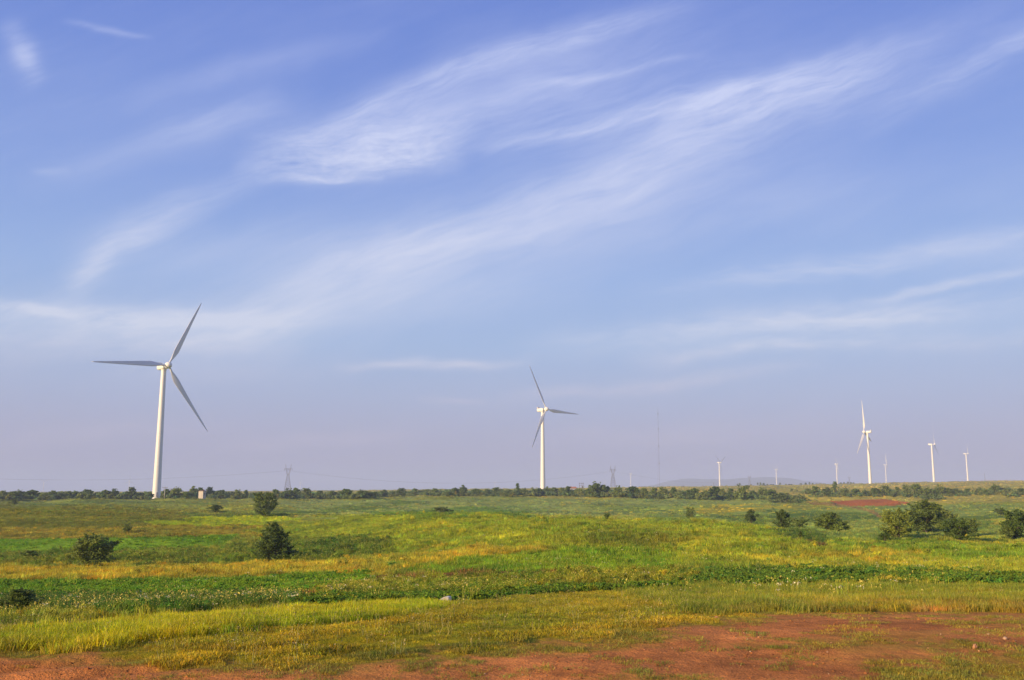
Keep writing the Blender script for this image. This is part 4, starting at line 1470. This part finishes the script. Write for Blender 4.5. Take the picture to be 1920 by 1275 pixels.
def tuft_mesh(name, seed, n, h, spread, w, mat, lean=0.5, seedheads=0, head_mat=None, head_size=0.02, droop=0.3):
    rng = np.random.default_rng(seed)
    V, Fc, mi = [], [], []
    for i in range(n):
        a = rng.uniform(0, 2 * math.pi)
        r = spread * math.sqrt(rng.random())
        x, y = r * math.cos(a), r * math.sin(a)
        L = h * rng.uniform(0.55, 1.1)
        la = rng.uniform(0, 2 * math.pi)
        le = lean * rng.random()
        dx, dy = math.cos(la) * le, math.sin(la) * le
        fa = rng.uniform(0, math.pi)
        wx, wy = math.cos(fa) * w / 2, math.sin(fa) * w / 2
        p1 = (x + dx * L * 0.4, y + dy * L * 0.4, L * 0.55)
        p2 = (x + dx * L, y + dy * L, L * (1 - droop * le))
        b = len(V)
        V += [(x - wx, y - wy, -0.02), (x + wx, y + wy, -0.02), (p1[0] + wx * 0.8, p1[1] + wy * 0.8, p1[2]), (p1[0] - wx * 0.8, p1[1] - wy * 0.8, p1[2]), p2]
        Fc += [(b, b + 1, b + 2, b + 3), (b + 3, b + 2, b + 4)]
        mi += [0, 0]
        if i < seedheads:
            for q in range(3):
                s = head_size * rng.uniform(0.7, 1.3)
                c = np.array(p2) + rng.normal(size=3) * head_size * (0.9 if q else 0.1)
                b = len(V)
                t1 = rng.normal(size=3)
                t1 /= np.linalg.norm(t1)
                t2 = np.cross(t1, rng.normal(size=3))
                t2 /= np.linalg.norm(t2)
                V += [tuple(c - t1 * s), tuple(c + t2 * s * 0.8), tuple(c + t1 * s), tuple(c - t2 * s * 0.8)]
                Fc.append((b, b + 1, b + 2, b + 3))
                mi.append(1)
    me = mesh_np(name, V, Fc, mat)
    if head_mat:
        me.materials.append(head_mat)
        me.polygons.foreach_set('material_index', np.array(mi, dtype=np.int32))
    return me


def leafy_mesh(name, seed, n, h, spread, size, mat, flowers=0, fmat=None, fs=0.02):
    rng = np.random.default_rng(seed)
    lobes = []
    for i in range(7):
        a = rng.uniform(0, 6.28)
        r = spread * rng.random()
        lobes.append((r * math.cos(a), r * math.sin(a), h * rng.uniform(0.35, 0.85), h * 0.28, 1))
    V, Fc = leaf_cloud(rng, lobes, n, size, 1.3)
    if flowers:
        fl = [(l[0], l[1], h * 1.0, spread * 0.6, 1) for l in lobes]
        V2, F2 = leaf_cloud(rng, fl, flowers, fs, 1.1)
        V2[:, 2] = h * 0.8 + (V2[:, 2] - h) * 0.5
        F2 = F2 + len(V)
        nf = len(Fc)
        V, Fc = np.concatenate([V, V2]), np.concatenate([Fc, F2])
        me = mesh_np(name, V, Fc, mat)
        me.materials.append(fmat)
        me.polygons.foreach_set('material_index', (np.arange(len(Fc)) >= nf).astype(np.int32))
        return me
    return mesh_np(name, V, Fc, mat)


def source_set(name, meshes):
    c = bpy.data.collections.new(name)
    for i, me in enumerate(meshes):
        o = bpy.data.objects.new('%s_%02d' % (name, i), me)
        c.objects.link(o)
    return c


S_SHORT = source_set('short_turf', [tuft_mesh('t', 10 + i, 40, 0.052, 0.14, 0.0055, M_GRASS, 2.2, droop=0.45) for i in range(4)])
S_BANK = source_set('bank_grass', [tuft_mesh('t', 20 + i, 34, 0.15, 0.16, 0.0065, M_GRASS, 1.1) for i in range(4)])
S_MEAD = source_set('meadow_tuft', [tuft_mesh('t', 30 + i, 30, 0.30, 0.30, 0.018, M_GRASS, 0.7) for i in range(4)])
S_WEED = source_set('tall_weed', [tuft_mesh('t', 40 + i, 40, 0.52, 0.28, 0.020, M_GRASS, 0.6, 5, M_PETAL, 0.017) for i in range(3)]
                    + [leafy_mesh('t', 44 + i, 150, 0.45, 0.25, 0.05, M_GRASS, 8, M_PETAL, 0.022) for i in range(2)]
                    + [tuft_mesh('t', 48, 34, 0.6, 0.28, 0.020, M_GRASS, 0.5)])
S_FLOWER = source_set('wild_flower', [tuft_mesh('t', 50 + i, 12, 0.38, 0.18, 0.010, M_GRASS, 0.4, 4, M_PETALW if i == 1 else M_PETAL, 0.016) for i in range(4)])
S_CROP = source_set('crop_plant', [leafy_mesh('t', 60 + i, 130, 0.19, 0.24, 0.042, M_LEAFY) for i in range(4)])
S_FAR = source_set('far_tuft', [tuft_mesh('t', 70 + i, 34, 0.42, 0.62, 0.07, M_GRASS, 0.8) for i in range(4)])
S_LOW = source_set('undergrowth_bush', [leafy_mesh('t', 80 + i, 420, 1.5, 1.2, 0.20, M_LEAFY) for i in range(3)])


def scatter(name, label, src, x, y, z, tint, scl, seed):
    rng = np.random.default_rng(seed)
    n = len(x)
    me = bpy.data.meshes.new(name)
    me.vertices.add(n)
    me.vertices.foreach_set('co', np.stack([x, y, z], 1).astype(np.float32).ravel())

    def attr(nm, typ, data, key):
        a = me.attributes.new(nm, typ, 'POINT')
        a.data.foreach_set(key, np.ascontiguousarray(data).ravel())
    rot = np.stack([rng.normal(size=n) * 0.10, rng.normal(size=n) * 0.10, rng.uniform(0, 6.283, n)], 1).astype(np.float32)
    attr('rot', 'FLOAT_VECTOR', rot, 'vector')
    attr('scl', 'FLOAT', scl.astype(np.float32), 'value')
    attr('idx', 'INT', rng.integers(0, len(src.objects), n).astype(np.int32), 'value')
    attr('tint', 'FLOAT_COLOR', np.concatenate([tint, np.ones((n, 1))], 1).astype(np.float32), 'color')
    o = obj(name, me)
    tag(o, label, kind='stuff')
    ng = bpy.data.node_groups.new(name + '_nodes', 'GeometryNodeTree')
    ng.interface.new_socket('Geometry', in_out='INPUT', socket_type='NodeSocketGeometry')
    ng.interface.new_socket('Geometry', in_out='OUTPUT', socket_type='NodeSocketGeometry')
    N, L = ng.nodes, ng.links
    gi, go = N.new('NodeGroupInput'), N.new('NodeGroupOutput')
    ci = N.new('GeometryNodeCollectionInfo')
    ci.inputs['Collection'].default_value = src
    ci.inputs['Separate Children'].default_value = True
    ci.inputs['Reset Children'].default_value = True
    ip = N.new('GeometryNodeInstanceOnPoints')
    ip.inputs['Pick Instance'].default_value = True

    def named(nm, typ):
        a = N.new('GeometryNodeInputNamedAttribute')
        a.data_type = typ
        a.inputs[0].default_value = nm
        return a.outputs[0]
    L.new(gi.outputs[0], ip.inputs['Points'])
    L.new(ci.outputs[0], ip.inputs['Instance'])
    L.new(named('idx', 'INT'), ip.inputs['Instance Index'])
    L.new(named('rot', 'FLOAT_VECTOR'), ip.inputs['Rotation'])
    L.new(named('scl', 'FLOAT'), ip.inputs['Scale'])
    L.new(ip.outputs[0], go.inputs[0])
    md = o.modifiers.new('scatter', 'NODES')
    md.node_group = ng
    return o


def sample(n, lo, hi, power, seed, umax=0.70):
    """points in front of the camera; density falls as distance**-power"""
    rng = np.random.default_rng(seed)
    q = 2 - power
    f = rng.random(n)
    Y = lo * (hi / lo) ** f if abs(q) < 1e-6 else (lo ** q + f * (hi ** q - lo ** q)) ** (1 / q)
    u = rng.uniform(-umax, umax, n)
    x = u * Y
    z = ground_z(x, Y)
    return x, Y, z, rng


def tinted(col, rng, amt=0.22, xy=None, clump=0.0):
    n = len(col)
    if xy is not None:
        x, y = xy
        c1 = fbm(x * 0.8, y * 0.45, 301, 3) - 0.5
        c2 = fbm(x * 0.16, y * 0.07, 307, 3) - 0.5
        g = np.exp(clump * (1.1 * c1 + 0.8 * c2))[:, None]
        h = (c2 * 0.7 + (fbm(x * 0.5, y * 0.3, 311, 2) - 0.5) * 0.5)[:, None] * clump
        col = col * g * np.concatenate([1 + h, 1 + 0 * h, 1 - 0.5 * h], 1)
    v = np.exp(rng.normal(size=(n, 1)) * amt)
    hue = rng.normal(size=(n, 1)) * 0.16
    t = col * v * np.concatenate([1 + hue, np.ones((n, 1)), 1 - hue], 1)
    return np.clip(t * 1.22, 0.002, 0.95)


def rock_mesh(seed, mat):
    rng = np.random.default_rng(seed)
    import bmesh
    bm = bmesh.new()
    bmesh.ops.create_icosphere(bm, subdivisions=2, radius=1.0)
    for v in bm.verts:
        d = v.co.normalized()
        k = 1.0
        for q in range(6):
            ax = Vector(rng.normal(size=3)).normalized()
        v.co = d * (1 + 0.12 * math.sin(5 * d.x + seed) + 0.10 * math.sin(7 * d.y + 2 * seed) + 0.08 * math.cos(6 * d.z))
        for ax, lim in ((Vector((0.3, 0.1, 1)).normalized(), 0.72), (Vector((-0.8, -0.6, 0.1)).normalized(), 0.75), (Vector((0.9, -0.5, 0.2)).normalized(), 0.78)):
            e = v.co.dot(ax) - lim
            if e > 0:
                v.co -= ax * e * 0.9
    me = bpy.data.meshes.new('rock')
    bm.to_mesh(me)
    bm.free()
    me.materials.append(mat)
    return me


S_STALK = source_set('seed_stalk', [tuft_mesh('t', 120 + i, 5, 0.22, 0.12, 0.0045, M_GRASS, 0.6, 4, M_STRAW, 0.008) for i in range(4)])
S_GRIT = source_set('grit', [rock_mesh(90 + i, M_LEAFY) for i in range(3)])


def grow():
    # near turf and bank grass
    x, y, z, rng = sample(150000, 9.0, 60, 2.0, 201)
    col, kind, dirt = cover(x, y, z)
    nz = fbm(x * 2.0, y * 2.0, 7, 3)
    k = (kind == 7) & (rng.random(len(x)) < 0.85 * smooth(0.25, 0.55, nz) + 0.15)
    stray = (kind == 9) & (rng.random(len(x)) < 0.16 * smooth(0.42, 0.7, nz))
    bx, by, bz = place(833, 1131, 15, 45)
    k = k & ((np.abs(x - bx) > 0.28) | (y > by + 0.1) | (y < by - 1.0))
    k = (k & ((dirt < 0.2) | (rng.random(len(x)) < 0.45))) | stray
    s = (0.45 + 0.7 * smooth(0.3, 0.7, nz)) * np.where(dirt > 0.15, 0.62, 1.0) + 0.5 * smooth(14, 30, y)
    tc = tinted(np.where((stray | (dirt > 0.2))[:, None], np.array(lin((132, 128, 44)))[None, :], col), rng, 0.25, (x * 3, y * 3), 0.7)
    scatter('turf', 'short patchy turf growing over the red earth', S_SHORT, x[k], y[k], z[k], tc[k], (s * rng.uniform(0.6, 1.3, len(x)))[k], 1)
    bx, by, bz = place(833, 1131, 15, 45)
    clear = (np.abs(x - bx) > 0.28) | (y > by + 0.1) | (y < by - 1.6)
    k = (kind == 8) & clear | (clear & (kind == 7) & (y > 16) & (rng.random(len(x)) < 0.45))
    s = rng.uniform(0.5, 1.25, len(x)) * np.where(kind == 8, 1.0, 0.6)
    scatter('bank_grass', 'bright yellow-green grass on the near bank', S_BANK, x[k], y[k], z[k], tinted(col, rng, 0.18, (x * 2, y * 2), 0.6)[k], (s * (0.55 + 0.9 * nz))[k], 2)
    k = clear & np.isin(kind, [7, 8]) & (dirt < 0.15) & (rng.random(len(x)) < 0.012)
    scatter('seed_grass', 'thin dry seed stalks standing above the near grass', S_STALK, x[k], y[k], z[k], tinted(np.tile(np.array([[0.30, 0.26, 0.09]]), (len(x), 1)), rng, 0.25)[k], rng.uniform(0.5, 1.15, len(x))[k], 10)
    # crumbs and grit
    x, y, z, rng = sample(16000, 8.5, 26, 2.0, 204)
    col, kind, dirt = cover(x, y, z)
    k = (dirt > 0.4) & (fbm(x * 1.3, y * 2.0, 55, 3) > 0.42)
    tc = col * np.exp(rng.normal(size=(len(x), 1)) * 0.30) * 0.55
    sc = 0.005 + 0.014 * rng.random(len(x)) ** 6
    scatter('gravel', 'loose crumbs and grit on the bare red earth', S_GRIT, x[k], y[k], z[k], tc[k], sc[k], 9)
    # meadow
    x, y, z, rng = sample(150000, 22, 240, 1.75, 202)
    col, kind, dirt = cover(x, y, z)
    nz = fbm(x * 0.35, y * 0.35, 19, 3)
    k = np.isin(kind, [0, 1]) | (np.isin(kind, [2, 5, 6]) & (rng.random(len(x)) < 0.12)) | ((kind == 3) & (rng.random(len(x)) < 0.4)) | ((kind == 4) & (rng.random(len(x)) < 0.10))
    s = rng.uniform(0.5, 1.3, len(x)) * (0.35 + 1.3 * nz)
    scatter('meadow_grass', 'knee-high meadow grass in green and gold drifts', S_MEAD, x[k], y[k], z[k], tinted(col, rng, 0.26, (x * 1.6, y * 1.3), 0.8)[k], (s * (0.5 + 0.5 * smooth(22, 60, y)))[k], 3)
    k = (kind == 3) & (rng.random(len(x)) < 0.55) | ((kind == 1) & (rng.random(len(x)) < 0.10 * smooth(0.5, 0.7, nz)) & (y < 160))
    scatter('tall_weeds', 'tall flowering weeds along the field edges', S_WEED, x[k], y[k], z[k], tinted(col, rng, 0.22, (x, y), 0.9)[k], (rng.uniform(0.5, 1.2, len(x)) * (0.6 + 0.8 * nz) * (0.55 + 0.45 * smooth(30, 70, y)))[k], 4)
    rows = np.sin(2 * np.pi * (y - 0.13 * x) / 1.6) > -0.45
    k = np.isin(kind, [2, 5, 6]) & (rows | (kind == 5)) & (rng.random(len(x)) < smooth(0.18, 0.40, nz))
    s = rng.uniform(0.7, 1.2, len(x)) * np.where(kind == 6, 1.1, np.where(kind == 5, 0.9, 1.0))
    scatter('crop_plants', 'leafy green crop plants in long strips', S_CROP, x[k], y[k], z[k], tinted(col, rng, 0.15)[k], s[k], 5)
    # flowers near the weed strips
    px, row = project(x, y, z)
    fz = fbm(x * 0.25, y * 0.25, 23, 3)
    k = ((kind == 3) & (rng.random(len(x)) < 0.12 * smooth(0.4, 0.6, fz))) | (np.isin(kind, [1, 2, 6, 8]) & (rng.random(len(x)) < np.where(kind == 1, 0.05, 0.015)) & (fz > 0.50) & (y < 130))
    scatter('wild_flowers', 'scattered yellow and cream wild flowers in the meadow', S_FLOWER, x[k], y[k], z[k], tinted(col, rng, 0.2)[k], rng.uniform(0.7, 1.4, len(x))[k], 6)
    # far field texture
    x, y, z, rng = sample(60000, 190, 1400, 1.7, 203)
    col, kind, dirt = cover(x, y, z)
    k = (kind != 4) & (rng.random(len(x)) < 0.8)
    s = rng.uniform(0.5, 1.3, len(x)) * (0.9 + 0.5 * smooth(200, 900, y))
    scatter('field_grass', 'coarse grass covering the far fields and ridge', S_FAR, x[k], y[k], z[k], tinted(col, rng, 0.22, (x * 0.2, y * 0.15), 0.8)[k], s[k], 7)
    # undergrowth beneath the shrub line and thickets
    rng = np.random.default_rng(77)
    pts = []
    for (px, top, w, base) in LINE:
        for q in range(34):
            pts.append((px + rng.normal() * 13, base + rng.uniform(-6.0, 1.5), 1.45 if vnoise(np.array([px * 0.07]), np.array([0.0]), 5)[0] > 0.3 else 0.8))
    for (px, top, w, base) in RIGHT:
        for q in range(12):
            pts.append((px + rng.normal() * 14, base + rng.uniform(-6, 3.5), 1.2))
    for q in range(150):
        pts.append((rng.uniform(1180, 1920), rng.uniform(902, 930), 0.45))
    for q in range(90):
        pts.append((rng.uniform(0, 1920), rng.uniform(936, 960), 0.35))
    X, S = [], []
    for px, r, s in pts:
        if 372 < px < 394 or 284 < px < 302:
            continue
        p = place(px, r, 330, 1200)
        X.append(p)
        S.append(s * rng.uniform(0.5, 1.25))
    X = np.array(X)
    tint = np.tile(np.array([0.165, 0.215, 0.06]), (len(X), 1))
    tint = tinted(tint, rng, 0.18) * 1.0
    scatter('undergrowth', 'low scrubby undergrowth below the shrub line', S_LOW, X[:, 0], X[:, 1], X[:, 2], tint, np.array(S), 8)


grow()

# ------------------------------------------------------------ small things lying about
M_ROCK = plain_mat('orange_stone', (0.46, 0.22, 0.09), 0.85, 0.3, 14)
M_ROCKP = plain_mat('pale_stone', (0.46, 0.29, 0.16), 0.85, 0.2, 20)


def rock(px, row, wpx, hpx, seed, label, mat, lo=8, hi=30, group=None):
    x, y, z = place(px, row, lo, hi)
    o = obj('stone', rock_mesh(seed, mat))
    w, h = wpx / F * y, hpx / F * y
    o.location = (x, y, z + h * 0.30)
    o.scale = (w / 2, w / 2 * 0.8, h * 0.62)
    o.rotation_euler = (0, 0, seed * 1.3)
    tag(o, label, 'stone', group)


rock(1828, 1216, 10, 10, 3, 'larger orange stone on the red earth near the right corner', M_ROCK)
rock(1885, 1199, 9, 6, 8, 'flat-topped tan stone on the red earth, nearest the right edge', M_ROCKP)
rock(1854, 1189.5, 5, 2, 5, 'tiny whitish pebble left of the tan stone', M_ROCKP)
rock(1836, 1221, 5, 4, 6, 'small reddish pebble right below the larger orange stone', M_ROCK)
rock(1343, 1158, 7, 3, 12, 'small reddish stone where red earth meets grass, at the middle right', M_ROCK)
rr = random.Random(9)
for k in range(34):
    rock(rr.uniform(700, 1910), rr.uniform(1185, 1268), rr.uniform(2, 4.5), rr.uniform(1.2, 2.6), 20 + k, 'small pebble scattered on the red earth in the foreground', M_ROCKP if k % 3 == 0 else M_ROCK, 8, 16, 'pebbles on the red earth')


def ridged_block():
    x, y, z = place(833, 1131, 15, 45)
    z += 0.05
    k = y / F
    root = empty('ridged_block', (x, y, z), -0.35)
    tag(root, 'small white ridged block lying at the grass edge near the centre', 'block')
    L, H = 21 * k, 7.0 * k
    n = 11
    V, Fc = [], []
    for i in range(n * 2 + 1):
        f = i / (n * 2)
        xx = (f - 0.5) * L
        hh = H * (0.25 + 0.75 * smooth(0.0, 0.75, np.array(f))) + 0.02
        d = (0.012 if i % 2 else -0.012) * 1.0
        V += [(xx, -0.09 + d, -0.03), (xx, -0.06 + d, float(hh)), (xx, 0.10, float(hh) * 0.98), (xx, 0.12, -0.03)]
    for i in range(n * 2):
        a, b2 = i * 4, (i + 1) * 4
        for q in range(3):
            Fc.append((a + q, b2 + q, b2 + q + 1, a + q + 1))
    Fc.append((0, 1, 2, 3))
    e = n * 2 * 4
    Fc.append((e + 3, e + 2, e + 1, e))
    obj('body', mesh_np('body', V, Fc, plain_mat('white_plastic', (0.72, 0.68, 0.6), 0.6, 0.08, 6)), root)


ridged_block()
